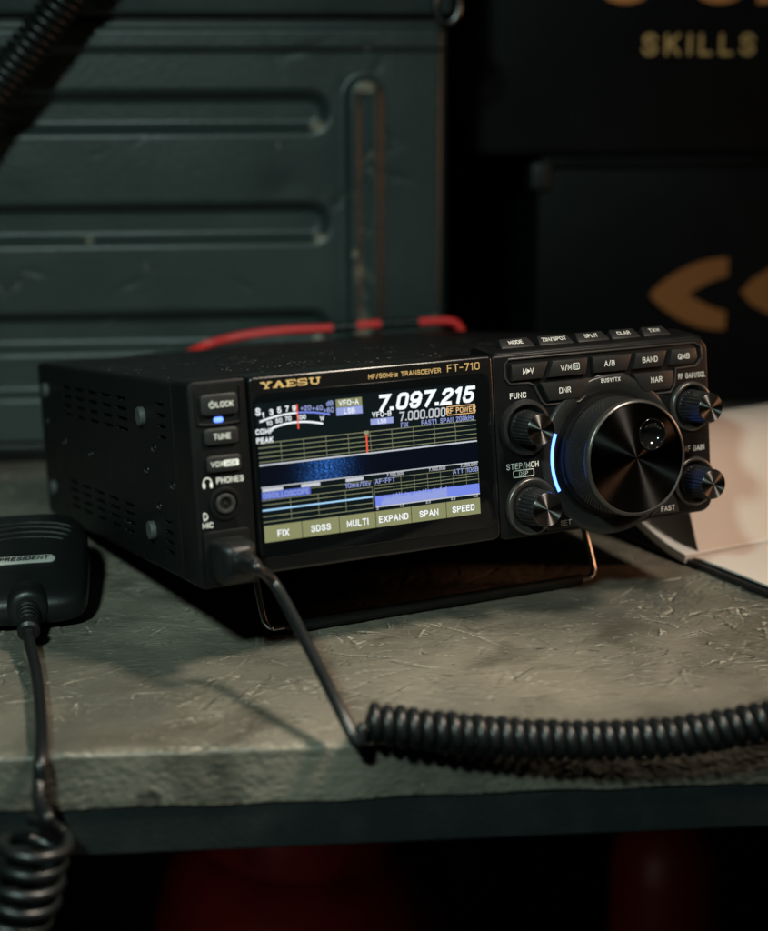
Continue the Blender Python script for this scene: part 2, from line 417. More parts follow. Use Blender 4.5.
GL = {
    'A': (4.4, [[(0, 0), (2.2, 6), (4.4, 0)], [(0.8, 2), (3.6, 2)]]), 'B': (3.8, [[(0, 0), (0, 6), (2.8, 6), (3.6, 5.3), (3.6, 3.9), (2.8, 3.2), (0, 3.2)], [(2.8, 3.2), (3.8, 2.4), (3.8, 0.8), (2.9, 0), (0, 0)]]),
    'C': (3.9, [[(3.9, 4.5), (3.6, 5.5), (2.7, 6), (1.2, 6), (0.3, 5.5), (0, 4.6), (0, 1.4), (0.3, 0.5), (1.2, 0), (2.7, 0), (3.6, 0.5), (3.9, 1.5)]]), 'D': (3.9, [[(0, 0), (0, 6), (2.4, 6), (3.5, 5.4), (3.9, 4.2), (3.9, 1.8), (3.5, 0.6), (2.4, 0), (0, 0)]]),
    'E': (3.4, [[(3.4, 6), (0, 6), (0, 0), (3.4, 0)], [(0, 3.1), (3.0, 3.1)]]), 'F': (3.3, [[(3.3, 6), (0, 6), (0, 0)], [(0, 3.0), (2.9, 3.0)]]),
    'G': (4.0, [[(3.9, 4.6), (3.5, 5.5), (2.7, 6), (1.2, 6), (0.3, 5.5), (0, 4.6), (0, 1.4), (0.3, 0.5), (1.2, 0), (2.8, 0), (3.7, 0.5), (4.0, 1.3), (4.0, 2.8), (2.3, 2.8)]]), 'H': (3.8, [[(0, 0), (0, 6)], [(3.8, 0), (3.8, 6)], [(0, 3.1), (3.8, 3.1)]]),
    'I': (0.01, [[(0, 0), (0, 6)]]), 'K': (3.9, [[(0, 0), (0, 6)], [(3.7, 6), (0, 2.3)], [(1.3, 3.5), (3.9, 0)]]), 'L': (3.1, [[(0, 6), (0, 0), (3.1, 0)]]),
    'M': (4.6, [[(0, 0), (0, 6), (2.3, 1.2), (4.6, 6), (4.6, 0)]]), 'N': (3.9, [[(0, 0), (0, 6), (3.9, 0), (3.9, 6)]]), 'O': (4.2, [_b(0, 4.2, 0, 6, 1.4)]),
    'P': (3.6, [[(0, 0), (0, 6), (2.6, 6), (3.4, 5.4), (3.6, 4.5), (3.4, 3.5), (2.6, 2.9), (0, 2.9)]]), 'Q': (4.2, [_b(0, 4.2, 0, 6, 1.4), [(2.5, 1.6), (4.3, -0.4)]]), 'R': (3.8, [[(0, 0), (0, 6), (2.7, 6), (3.5, 5.4), (3.7, 4.6), (3.5, 3.7), (2.7, 3.1), (0, 3.1)], [(2.2, 3.1), (3.8, 0)]]),
    'S': (3.7, [[(3.6, 4.6), (3.2, 5.6), (2.4, 6), (1.2, 6), (0.4, 5.6), (0.1, 4.7), (0.5, 3.7), (1.3, 3.3), (2.5, 2.8), (3.4, 2.3), (3.7, 1.4), (3.3, 0.4), (2.5, 0), (1.2, 0), (0.4, 0.4), (0, 1.4)]]), 'T': (3.9, [[(0, 6), (3.9, 6)], [(1.95, 6), (1.95, 0)]]),
    'U': (3.8, [[(0, 6), (0, 1.5), (0.4, 0.5), (1.3, 0), (2.5, 0), (3.4, 0.5), (3.8, 1.5), (3.8, 6)]]), 'V': (4.2, [[(0, 6), (2.1, 0), (4.2, 6)]]), 'W': (6.0, [[(0, 6), (1.4, 0), (3.0, 5.4), (4.6, 0), (6.0, 6)]]), 'X': (4.1, [[(0, 0), (4.1, 6)], [(0, 6), (4.1, 0)]]),
    'Y': (4.2, [[(0, 6), (2.1, 2.8), (4.2, 6)], [(2.1, 2.8), (2.1, 0)]]), 'Z': (3.8, [[(0, 6), (3.8, 6), (0, 0), (3.8, 0)]]),
    '0': (3.6, [_b(0, 3.6, 0, 6, 1.1)]), '1': (1.9, [[(0, 4.9), (1.1, 6), (1.4, 6), (1.4, 0)]]), '2': (3.6, [[(0, 4.6), (0.4, 5.6), (1.2, 6), (2.6, 6), (3.3, 5.6), (3.6, 4.7), (3.2, 3.7), (0.3, 1.0), (0, 0), (3.6, 0)]]), '3': (3.6, [[(0, 4.8), (0.5, 5.7), (1.3, 6), (2.5, 6), (3.4, 5.4), (3.4, 4.0), (2.6, 3.2), (1.4, 3.2)], [(2.6, 3.2), (3.6, 2.4), (3.6, 0.9), (2.6, 0), (1.2, 0), (0.3, 0.4), (0, 1.3)]]),
    '4': (3.7, [[(2.8, 0), (2.8, 6), (0, 1.6), (3.7, 1.6)]]), '5': (3.6, [[(3.3, 6), (0.4, 6), (0.1, 3.2), (1.0, 3.6), (2.5, 3.6), (3.3, 3.0), (3.6, 1.9), (3.3, 0.6), (2.4, 0), (1.1, 0), (0.3, 0.4), (0, 1.2)]]), '6': (3.6, [[(3.4, 4.9), (3.0, 5.7), (2.2, 6), (1.2, 6), (0.3, 5.2), (0, 3.8), (0, 1.1), (1.0, 0), (2.6, 0), (3.6, 1.0), (3.6, 2.5), (2.7, 3.5), (1.0, 3.5), (0, 2.6)]]),
    '7': (3.5, [[(0, 6), (3.5, 6), (1.3, 0)]]), '8': (3.6, [_b(0.1, 3.5, 3.2, 6, 0.8), _b(0, 3.6, 0, 3.2, 0.9)]), '9': (3.6, [[(0.2, 1.1), (0.6, 0.3), (1.4, 0), (2.4, 0), (3.3, 0.8), (3.6, 2.2), (3.6, 4.9), (2.6, 6), (1.0, 6), (0, 5.0), (0, 3.5), (0.9, 2.5), (2.6, 2.5), (3.6, 3.4)]]),
    '.': (0.4, [[(0.0, 0.2), (0.42, 0.2)]]), '/': (2.2, [[(0, -0.4), (2.2, 6.4)]]), '-': (2.2, [[(0, 2.8), (2.2, 2.8)]]), '+': (3.0, [[(0, 2.8), (3.0, 2.8)], [(1.5, 1.3), (1.5, 4.3)]]), ' ': (1.6, []),
    'd': (3.2, [[(3.2, 6), (3.2, 0)], [(3.2, 3.4), (2.2, 4.2), (0.8, 4.2), (0, 3.3), (0, 0.9), (0.8, 0), (2.2, 0), (3.2, 0.8)]]), 'm': (4.8, [[(0, 0), (0, 4.2)], [(0, 3.4), (1.0, 4.2), (1.9, 4.1), (2.4, 3.2), (2.4, 0)], [(2.4, 3.2), (3.3, 4.2), (4.2, 4.1), (4.8, 3.2), (4.8, 0)]]), 's': (2.8, [[(2.8, 3.4), (2.1, 4.2), (0.8, 4.2), (0.1, 3.5), (0.5, 2.5), (2.3, 1.8), (2.8, 0.9), (2.1, 0), (0.7, 0), (0, 0.8)]]),
    'i': (0.01, [[(0, 0), (0, 4.2)], [(0, 5.2), (0, 5.9)]]), 'v': (3.0, [[(0, 4.2), (1.5, 0), (3.0, 4.2)]]), 'k': (2.9, [[(0, 0), (0, 6)], [(2.7, 4.2), (0, 1.6)], [(1.0, 2.4), (2.9, 0)]]), 'z': (2.8, [[(0, 4.2), (2.8, 4.2), (0, 0), (2.8, 0)]]),
}
TXT = {}


def text_mesh(s, size, bold=0.0, shear=0.0, xs=1.0, depth=0.0, space=1.0, align='CENTER', wt=None):
    """flat printed lettering in the x-z plane, facing -y; size in mm = height of the capitals, wt = stroke / height"""
    wt = wt if wt is not None else 0.13 + bold * 0.9 / size
    k = size / 6 * (1 - wt * 0.5); sw = wt * size; bm = bmesh.new()
    cur = 0.0; strips = []
    for ch in s:
        wd, ls = GL[ch]
        for l in ls: strips.append([((cur + x) * k * xs + shear * (z - 3) * k, (z - 3) * k) for x, z in l])
        cur += wd + (sw / k) / xs + 1.05 * space
    tot = (cur - 1.05 * space - (sw / k) / xs) * k * xs; x0 = -tot / 2
    for si, l in enumerate(strips):
        p = [Vector(q) for q in l]; closed = (p[0] - p[-1]).length < 1e-6 and len(p) > 3
        if closed: p = p[:-1]
        n = len(p); prev = None; first = None; y = -0.0012 * (si % 7) * MM
        if not closed:
            t0 = (p[1] - p[0]).normalized(); t1 = (p[-1] - p[-2]).normalized(); p[0] = p[0] - t0 * sw * 0.5; p[-1] = p[-1] + t1 * sw * 0.5
        for q in range(n):
            a = p[q - 1] if (closed or q) else p[0]; b = p[(q + 1) % n] if (closed or q < n - 1) else p[-1]
            e1 = (p[q] - a) if (p[q] - a).length > 1e-9 else (b - p[q]); e2 = (b - p[q]) if (b - p[q]).length > 1e-9 else e1
            n1 = Vector((-e1.y, e1.x)).normalized(); n2 = Vector((-e2.y, e2.x)).normalized(); m_ = n1 + n2
            m_ = n1 if m_.length < 1e-3 else m_.normalized(); h = min(sw * 0.5 / max(0.2, m_.dot(n1)), sw * 1.1)
            u, v = p[q] + m_ * h, p[q] - m_ * h
            c = (bm.verts.new(((x0 + u.x) * MM, y, u.y * MM)), bm.verts.new(((x0 + v.x) * MM, y, v.y * MM)))
            if prev: bm.faces.new((prev[1], c[1], c[0], prev[0]))
            else: first = c
            prev = c
        if closed: bm.faces.new((prev[1], first[1], first[0], prev[0]))
    me = bpy.data.meshes.new('lettering'); bm.to_mesh(me); bm.free(); return me


def legend(s, x, z, size, parent, m='legend_white', y=-0.06, name='legend', **kw):
    return link(name, text_mesh(s, size, **kw), m, parent, smooth=0, loc=(x, y, z))


# ================================================================== setting
def struct(name, bm, m):
    o = obj(name, bm, m, smooth=0); o['kind'] = 'structure'; return o


bm = bmesh.new(); box(bm, -2500, 2500, -1500, 1100, -800, -750); struct('floor', bm, 'floor_dark')
bm = bmesh.new(); box(bm, -2500, 2500, 1002, 1100, -748, 1800); struct('wall', bm, 'wall_dark')

# ------------------------------------------------------------------ bench
bench = thing('workbench', 'grey painted strand board bench top on a black steel rail', 'workbench', (0, 0, -0.75))


def axis(segs):
    out = []
    for a, b, st in segs: out.append(np.arange(a, b - 1e-9, st))
    out.append(np.array([segs[-1][1]])); return np.concatenate(out)


def strand_height(X, Y):
    """overlapping flattened wood strands pressed into the board and painted over (mm)"""
    H = np.zeros_like(X); xs = X[0]; ys = Y[:, 0]
    for i in range(4200):
        cx, cy = rng.uniform(-340, 300), rng.uniform(-125, 330)
        ln = rng.uniform(9, 46) * (1.5 if rng.random() < 0.15 else 1); wd = rng.uniform(1.6, 8.5); a = rng.normal(0.1, 0.75)
        if rng.random() < 0.25: a = rng.uniform(0, math.pi)
        i0, i1 = np.searchsorted(xs, cx - ln), np.searchsorted(xs, cx + ln)
        j0, j1 = np.searchsorted(ys, cy - ln), np.searchsorted(ys, cy + ln)
        if i1 <= i0 or j1 <= j0: continue
        x = X[j0:j1, i0:i1] - cx; y = Y[j0:j1, i0:i1] - cy
        u = x * math.cos(a) + y * math.sin(a); v = -x * math.sin(a) + y * math.cos(a)
        v = v + 0.9 * np.sin(u * rng.uniform(0.05, 0.25) + rng.uniform(0, 6)); end = ln / 2 + 1.5 * np.sin(v * rng.uniform(0.6, 2.0))
        inside = (np.abs(v) < wd / 2) & (np.abs(u) < end)
        lev = 1.45 * (rng.uniform(-0.18, 0.18) + v / wd * rng.uniform(-0.28, 0.28) + u / ln * rng.uniform(-0.2, 0.2)) + 0.05 * np.sin(v * rng.uniform(2, 5))
        blk = H[j0:j1, i0:i1]; blk[inside] = 0.25 * blk[inside] + lev[inside]
    M1 = np.array([[mnoise.noise(Vector((x / 70, y / 45, 9.0))) for x in np.arange(-340, 341, 10)] for y in np.arange(-120, 341, 10)])
    ix = np.clip((X + 340) / 10, 0, 66.99); iy = np.clip((Y + 120) / 10, 0, 44.99); a0 = ix.astype(int); b0 = iy.astype(int); fx = ix - a0; fy_ = iy - b0
    mk = (M1[b0, a0] * (1 - fx) + M1[b0, a0 + 1] * fx) * (1 - fy_) + (M1[b0 + 1, a0] * (1 - fx) + M1[b0 + 1, a0 + 1] * fx) * fy_
    H *= (0.45 + 0.6 * np.clip(mk * 1.6 + 0.45, 0, 1)) * (0.45 + 0.55 * np.clip((Y + 85) / 40, 0, 1))      # worn smooth in places and along the edge
    for i in range(5200):                                             # short nicks and scratches, in patches
        cx, cy = rng.uniform(-300, 230), rng.uniform(-105, 200)
        if mnoise.noise(Vector((cx / 55, cy / 38, 3.0))) < 0.0: continue
        ln = rng.uniform(2.5, 16); wd = rng.uniform(0.7, 1.7); a = rng.normal(0.15, 0.6)
        i0, i1 = np.searchsorted(xs, cx - ln), np.searchsorted(xs, cx + ln); j0, j1 = np.searchsorted(ys, cy - ln), np.searchsorted(ys, cy + ln)
        if i1 <= i0 or j1 <= j0: continue
        x = X[j0:j1, i0:i1] - cx; y = Y[j0:j1, i0:i1] - cy
        u = x * math.cos(a) + y * math.sin(a); v = -x * math.sin(a) + y * math.cos(a) + 0.012 * u * u * rng.uniform(-1, 1)
        H[j0:j1, i0:i1] += rng.uniform(-0.34, 0.24) * np.exp(-(v / wd) ** 2 - (u / ln * 1.6) ** 4)
    return H


X_ = axis([(-900, -330, 12), (-330, 250, 0.75), (250, 900, 12)])
Y_ = axis([(-105, 130, 0.6), (130, 330, 1.2), (330, 1000, 15)])
XX, YY = np.meshgrid(X_, Y_)
HH = strand_height(XX, YY)
HH = 0.8 * HH + 0.05 * (np.roll(HH, 1, 0) + np.roll(HH, -1, 0) + np.roll(HH, 1, 1) + np.roll(HH, -1, 1))
bl = HH.copy()
for _ in range(3):
    bl = (bl + np.roll(bl, 1, 0) + np.roll(bl, -1, 0) + np.roll(bl, 1, 1) + np.roll(bl, -1, 1)) / 5
RIDGE = (HH - bl)
for j_ in range(5): RIDGE[j_] += 0.10 * np.clip(np.convolve(rng.normal(0, 1, X_.size), np.ones(9) / 3, 'same') * 0.8 + 0.3, 0, 1.4) * (1 - j_ / 6)
HH = HH - 0.75
HH[YY > 330] = -0.3
# worn arris: the front edge is rounded and chipped
chip = 1.0 + 0.55 * np.sin(X_ * 0.21) + 0.5 * np.sin(X_ * 0.57 + 1) + rng.normal(0, 0.25, X_.size)
edge = np.clip((2.4 + chip[None, :] - (YY + 105)) / 3.0, 0, 1)
HH = HH - 1.1 * edge ** 2
nx, ny = X_.size, Y_.size
# front face rows
Zr = np.linspace(0, 1, 30)[1:]
FX, FZ = np.meshgrid(X_, Zr)
top0 = HH[0]
bott = -21.8 + 0.35 * np.sin(X_ * 0.13) + 0.3 * np.sin(X_ * 0.041 + 2)
fz = top0[None, :] * (1 - FZ) + bott[None, :] * FZ
fy = np.zeros_like(fz)
for sx, sz, am in ((6.0, 2.2, 0.14), (2.6, 1.2, 0.16), (14.0, 5.0, 0.25), (1.5, 1.1, 0.20), (0.9, 0.9, 0.18)):
    q = np.array([[mnoise.noise(Vector((x / sx, z / sz, sx))) if -330 <= x <= 250 else 0.0 for x in X_] for z in np.linspace(0, 22, 29)])
    fy += q * am
fy = -105.0 - 0.35 - fy * np.clip(FZ * 6, 0, 1)
vt = np.concatenate([np.stack([XX, YY, HH], -1).reshape(-1, 3), np.stack([FX, fy, fz], -1).reshape(-1, 3)]) * MM


def grid_faces(nx, ny, off=0):
    i = np.arange(nx - 1)[None, :] + np.arange(ny - 1)[:, None] * nx + off
    return np.stack([i, i + 1, i + 1 + nx, i + nx], -1).reshape(-1, 4)


def mesh_np(name, verts, quads):
    me = bpy.data.meshes.new(name); me.vertices.add(len(verts)); me.vertices.foreach_set('co', verts.astype(np.float32).ravel())
    me.loops.add(quads.size); me.loops.foreach_set('vertex_index', quads.astype(np.int32).ravel())
    me.polygons.add(len(quads)); me.polygons.foreach_set('loop_start', np.arange(0, quads.size, 4, dtype=np.int32))
    me.polygons.foreach_set('loop_total', np.full(len(quads), 4, np.int32)); me.update(calc_edges=True); me.validate()
    return me


f1 = grid_faces(nx, ny)
i = np.arange(nx - 1); o2 = nx * ny
f2 = np.stack([i + o2, i + o2 + 1, i + 1, i], -1)
f3 = grid_faces(nx, 29, o2)[:, ::-1]
# underside and back close the slab
k = len(vt); vb = np.array([[-900, 1000, -21.8], [900, 1000, -21.8]]) * MM
vt = np.concatenate([vt, vb]); last = o2 + 28 * nx
f4 = np.array([[last, k, k + 1, last + nx - 1]])
me = mesh_np('board', vt, np.concatenate([f1, f2, f3, f4]))
ra = me.attributes.new('ridge', 'FLOAT', 'POINT')
ra.data.foreach_set('value', np.concatenate([RIDGE.ravel(), np.zeros(len(vt) - RIDGE.size)]).astype(np.float32))
board = link('board', me, 'painted_board', bench, smooth=180); board.location.z = 0.75
bm = bmesh.new(); box(bm, -900, 900, -104.2, -64, 709.4, 727.9, 0.8); obj('rail', bm, 'rail_black', bench)
bm = bmesh.new(); box(bm, -900, 900, 960, 998, 706, 727.9, 0.8); obj('rail', bm, 'rail_black', bench)
for sx in (-860, 820):
    for y0 in (-62, 918):
        bm = bmesh.new(); box(bm, sx, sx + 40, y0, y0 + 40, 0, 727.9 if y0 < 0 else 727.9, 1); obj('leg', bm, 'rail_black', bench)

# ================================================================== the transceiver
radio = thing('radio_transceiver', 'black radio transceiver with lit screen and big tuning dial, propped on wire bail', 'radio',
              RAD_T, (-TILT, 0, YAW))

# cabinet with pressed-through ventilation slots
bm = bmesh.new(); prism(bm, rrect(0, 239, 0, 79.4, 3.2, 4), 20.5, 247, 0.4, 1.2)
cab = obj('cabinet', bm, 'cabinet_black', radio)
cut = bmesh.new()


def slot(y0, y1, z, h=1.5):
    pts = []
    for k in range(7): a = R(90 + 30 * k); pts.append((y0 + h / 2 + h / 2 * math.cos(a), z + h / 2 * math.sin(a)))
    for k in range(7): a = R(-90 + 30 * k); pts.append((y1 - h / 2 + h / 2 * math.cos(a), z + h / 2 * math.sin(a)))
    a_ = [cut.verts.new((-1 * MM, y * MM, zz * MM)) for y, zz in pts]; b_ = [cut.verts.new((2.2 * MM, y * MM, zz * MM)) for y, zz in pts]
    for q in range(len(pts)):
        r_ = (q + 1) % len(pts); cut.faces.new((a_[q], a_[r_], b_[r_], b_[q]))
    cut.faces.new(a_); cut.faces.new(b_[::-1])


for zc in (69.2, 64.8, 60.4, 56.0):
    for y0 in (84, 108, 132, 156, 180): slot(y0, y0 + 17, zc)
    slot(30, 41, zc + 0.4)
for zc in (23.2, 19.2, 15.2, 11.2):
    for y0 in (84, 108, 132, 156, 180): slot(y0, y0 + 17, zc)
    slot(30, 41, zc - 1.0)
bmesh.ops.recalc_face_normals(cut, faces=cut.faces)
cme = bpy.data.meshes.new('cut'); cut.to_mesh(cme); cut.free(); co = bpy.data.objects.new('cut', cme); COL.objects.link(co); co.parent = radio
bo = cab.modifiers.new('slots', 'BOOLEAN'); bo.object = co; bo.operation = 'DIFFERENCE'; bo.solver = 'EXACT'
dg = bpy.context.evaluated_depsgraph_get(); dg.update()
nm = bpy.data.meshes.new_from_object(cab.evaluated_get(dg)); cab.modifiers.clear(); cab.data = nm
nm.polygons.foreach_set('use_smooth', np.ones(len(nm.polygons), bool)); nm.set_sharp_from_angle(angle=R(35))
bpy.data.objects.remove(co)

MX = Matrix.Rotation(R(90), 4, 'Z')      # turns the lathe's -y nose to +x... mirrored below


def on_side(name, prof, y, z, m, n=20):
    b_ = bmesh.new(); lathe(b_, prof, n=n); b_.transform(Matrix.Rotation(R(-90), 4, 'Z'))
    return obj(name, b_, m, radio, loc=(0, y, z))


for y, z in ((60, 63.5), (57, 16.5), (229, 66), (229.5, 16)):
    on_side('side_spacer', [(3.9, 0.3), (3.9, -1.8), (3.5, -2.3), (0.01, -2.3)], y, z, 'rubber_grey')
for y, z in ((47.5, 51), (60, 41), (46, 27.5), (22.5 + 3, 38), (232, 50), (150, 40), (198, 42)):
    on_side('screw', [(2.0, 0.3), (2.0, -0.3), (1.5, -0.8), (0.9, -0.95), (0.8, -0.4), (0.01, -0.4)], y, z, 'dark_steel', 14)
# left column
bm = bmesh.new(); prism(bm, rrect(0.2, 23.8, 0.4, 79.8, (2, 0.8, 1.4, 3)), 0, 20.3, 1.0, 0.0); column = obj('side_column', bm, 'panel_black', radio)


def key(name, pts, label, tx, tz, ts, y0=-1.6, y1=0.3, c=0.55, m='key_black', bold=0.02, loc=None, rot=None, xs=1.0):
    b_ = bmesh.new(); prism(b_, pts, y0, y1, c, 0)
    o = obj(name, b_, m, radio, loc=loc, rot=rot)
    if label: legend(label, tx, tz, ts, o, y=y0 - 0.05, bold=bold, xs=xs)
    return o


lock = key('lock_key', rrect(4.8, 19.6, 66.6, 74.6, 1.6), None, 0, 0, 0)
legend('LOCK', 14.3, 70.6, 2.0, lock, y=-1.66, bold=0.04)
bm = bmesh.new()
tube(bm, [Vector((9.2 + 1.1 * math.sin(R(a)), -1.68, 70.6 + 1.1 * math.cos(R(a)))) * MM for a in range(30, 331, 20)], 0.2, 6)
tube(bm, [Vector((9.2, -1.68, 70.8)) * MM, Vector((9.2, -1.68, 72.2)) * MM], 0.2, 6)
obj('power_symbol', bm, 'legend_white', lock)
# hood round the power key
bm = bmesh.new()
hood = [(3.2, 76.5), (3.6, 65.6), (5.0, 63.2), (18.8, 63.2), (20.6, 65.2), (21.2, 76.8)]
tube(bm, [Vector((x, -0.2, z)) * MM for x, z in [tuple(p[:2]) for p in spline([(a, b, 0) for a, b in hood], 5)]], 0.55, 8)
obj('key_hood', bm, 'panel_black', radio)
bm = bmesh.new(); prism(bm, rrect(9.9, 13.6, 63.7, 65.7, 0.95), -0.7, 0.2, 0.4, 0); obj('power_lamp', bm, 'lamp_blue', radio)
key('tune_key', rrect(5.4, 19.0, 55.4, 61.6, 1.5), 'TUNE', 12.3, 58.5, 2.0, bold=0.05)
vox = key('vox_key', rrect(5.6, 19.4, 45.0, 51.2, 1.5), None, 0, 0, 0)
legend('VOX', 9.6, 48.1, 1.9, vox, y=-1.66, bold=0.04)
bm = bmesh.new(); prism(bm, rrect(12.2, 18.2, 46.9, 49.3, 0.5), -1.7, -1.4, 0, 0); obj('legend_box', bm, 'legend_white', vox)
legend('MOX', 15.2, 48.1, 1.5, vox, m='key_black', y=-1.74, bold=0.03)
legend('PHONES', 14.8, 41.6, 2.1, radio, bold=0.06)
bm = bmesh.new()
tube(bm, [Vector((5.6 + 1.6 * math.cos(R(a)), -0.12, 41.2 + 1.8 * math.sin(R(a)))) * MM for a in range(0, 181, 15)], 0.25, 6)
for s in (-1, 1): prism(bm, rrect(5.6 + s * 1.45 - 0.5, 5.6 + s * 1.45 + 0.5, 39.2, 41.3, 0.3, 2), -0.2, 0.1)
obj('headphone_symbol', bm, 'legend_white', radio)
bm = bmesh.new(); lathe(bm, [(6.4, 0.2), (6.4, -0.25), (5.9, -0.45), (4.9, -0.4), (4.5, 0.5), (4.5, 0.9)], n=40, cap=False)
obj('headphone_socket', bm, 'panel_black', radio, loc=(12.1, -0.35, 32.6))
bm = bmesh.new(); lathe(bm, [(3.9, 0.4), (3.9, -0.8), (3.5, -1.2), (2.7, -1.2), (2.3, -0.8), (2.2, 0.3)], n=40, cap=False)
obj('socket_ring', bm, 'ring_satin', radio, loc=(12.1, -0.2, 32.6))
bm = bmesh.new(); lathe(bm, [(2.3, -0.3), (0.01, -0.3)], n=24); obj('socket_bore', bm, 'hole_black', radio, loc=(12.1, -0.2, 32.6))
bm = bmesh.new(); lathe(bm, [(0.5, 0.1), (0.5, -0.5), (0.01, -0.6)], n=12); obj('socket_contact', bm, 'steel', radio, loc=(12.1, -0.3, 32.6))
legend('MIC', 4.6, 25.0, 2.0, radio, bold=0.05)
bm = bmesh.new()
tube(bm, [Vector((3.2, -0.12, 27.0)) * MM, Vector((3.2, -0.12, 29.8)) * MM] + [Vector((3.2 + 1.5 * math.cos(R(a)), -0.12, 28.4 + 1.4 * math.sin(R(a)))) * MM for a in range(90, -91, -20)] + [Vector((3.2, -0.12, 27.0)) * MM], 0.22, 6)
obj('mic_symbol', bm, 'legend_white', radio)
# microphone jack surround
bm = bmesh.new(); prism(bm, rrect(2.2, 21.4, 1.4, 22.6, 2.0), -1.0, 0.3, 0.5, 0); obj('mic_socket', bm, 'panel_black', radio)

# ---- display unit
bm = bmesh.new(); prism(bm, rrect(24.6, 130.8, 3.4, 79.8, (2.5, 3.5, 2, 2)), -1.0, 20.2, 1.2, 0.0, 3); obj('display_bezel', bm, 'bezel_black', radio)
bm = bmesh.new(); prism(bm, rrect(25.6, 128.6, 9.0, 73.2, (1.5, 4, 4, 4)), -1.35, -0.9, 0.3, 0); obj('display_glass', bm, 'glass_black', radio)
SX, SZ, SY = 26.96 - 0.45, 15.49 + 0.1, -1.42
screen_bm = bmesh.new(); prism(screen_bm, rrect(0, 95.04, 0, 53.86, 0.2, 1), 0.0, 0.05)
screen = obj('display_screen', screen_bm, 'pixel_off', radio, smooth=0, loc=(SX, SY, SZ))


def srect(bm, x0, x1, z0, z1, y=-0.05):
    vs_ = [bm.verts.new((x * MM, y * MM, z * MM)) for x, z in ((x0, z0), (x1, z0), (x1, z1), (x0, z1))]; bm.faces.new(vs_)


def spart(name, rects, m, y=-0.05):
    b_ = bmesh.new()
    for r_ in rects: srect(b_, *r_, y=y)
    return obj(name, b_, m, screen, smooth=0)


def stext(s, x, z, size, m='pixel_white', name='readout', y=-0.09, **kw):
    kw.setdefault('depth', 0.01)
    return link(name, text_mesh(s, size, **kw), m, screen, smooth=0, loc=(x, y, z))


stext('7.097.215', 73.2, 49.3, 6.0, name='frequency_readout', wt=0.235, shear=0.28, xs=1.16, space=0.72)
stext('7.000.000', 70.9, 43.2, 3.5, m='pixel_soft', name='frequency_readout', wt=0.16, shear=0.08, xs=0.90, space=0.8)
b_ = bmesh.new()
for r_ in ((81.9, 94.9, 41.5, 41.8), (81.9, 94.9, 44.9, 45.2), (81.9, 82.2, 41.5, 45.2), (94.6, 94.9, 41.5, 45.2)): srect(b_, *r_)
obj('power_box', b_, 'pixel_orange', screen, smooth=0)
stext('RF POWER', 88.4, 43.35, 2.1, m='pixel_orange', wt=0.15, xs=0.92)
spart('mode_box', [(33.4, 44.6, 49.3, 52.5)], 'pixel_olive'); spart('mode_box', [(33.4, 44.6, 46.1, 49.2)], 'pixel_paleblue')
stext('VFO-A', 38.9, 50.9, 2.0, bold=0.10); stext('LSB', 39.0, 47.6, 1.9, bold=0.08)
spart('mode_box', [(47.8, 57.8, 41.0, 43.4)], 'pixel_paleblue'); stext('VFO-B', 52.8, 45.0, 2.0, bold=0.08); stext('LSB', 52.8, 42.2, 1.5, bold=0.04)
for s, x in (('FIX', 62.6), ('FAST1', 73.6), ('SPAN', 81.6), ('200kHz', 90.0)): stext(s, x, 39.75, 1.9, m='pixel_paleblue', wt=0.16, xs=0.86)


# S meter
def arc_strip(name, pts, wdt, m):
    b_ = bmesh.new(); P_ = [Vector((a, b)) for a, b in pts]; pv = None
    for q in range(len(P_)):
        t = (P_[min(q + 1, len(P_) - 1)] - P_[max(q - 1, 0)]).normalized(); nn = Vector((-t.y, t.x)) * wdt / 2
        a, b = P_[q] + nn, P_[q] - nn
        cur = (b_.verts.new((a.x * MM, -0.05 * MM, a.y * MM)), b_.verts.new((b.x * MM, -0.05 * MM, b.y * MM)))
        if pv: b_.faces.new((pv[0], cur[0], cur[1], pv[1]))
        pv = cur
    return obj(name, b_, m, screen, smooth=0)


def quad(p0, p1, p2, n=24, t0=0, t1=1):
    out = []
    for k in range(n + 1):
        t = t0 + (t1 - t0) * k / n
        l0 = (t - .5) * (t - 1) * 2; l1 = -t * (t - 1) * 4; l2 = t * (t - .5) * 2
        out.append((p0[0] * l0 + p1[0] * l1 + p2[0] * l2, p0[1] * l0 + p1[1] * l1 + p2[1] * l2))
    return out


arc_strip('meter_scale', quad((1.3, 46.8), (16.2, 48.9), (30.6, 46.9), t1=0.52), 0.7, 'pixel_white')
arc_strip('meter_scale', quad((1.3, 46.8), (16.2, 48.9), (30.6, 46.9), t0=0.53), 0.7, 'pixel_blue')
arc_strip('meter_scale', quad((6.3, 43.9), (16.5, 45.3), (27.4, 43.6)), 0.75, 'pixel_white')
stext('S', 0.9, 50.7, 2.6, bold=0.22)
for s, x, z in (('1', 2.9, 49.2), ('3', 6.3, 50.1), ('5', 9.6, 50.6), ('7', 12.8, 50.8), ('9', 15.8, 50.8)): stext(s, x, z, 2.1, bold=0.16)
for s, x, z in (('+20', 20.7, 50.4), ('+40', 25.5, 49.9), ('+60', 30.2, 48.7), ('dB', 30.8, 51.3)): stext(s, x, z, 1.8, m='pixel_paleblue', bold=0.12)
for s, x, z in (('10', 5.2, 45.9), ('', 9, 46.4), ('50', 9.2, 46.6), ('', 13, 46.9), ('70', 13.0, 47.0), ('100', 18.6, 47.0), ('W', 27.2, 45.7)):
    if s: stext(s, x, z, 1.6, bold=0.12)
stext('COMP', 3.0, 43.0, 1.9, bold=0.16); stext('PEAK', 2.9, 39.6, 1.9, bold=0.16)
b_ = bmesh.new(); srect(b_, 16.75, 17.3, 42.6, 52.2, y=-0.12); obj('meter_needle', b_, 'pixel_red', screen, smooth=0)
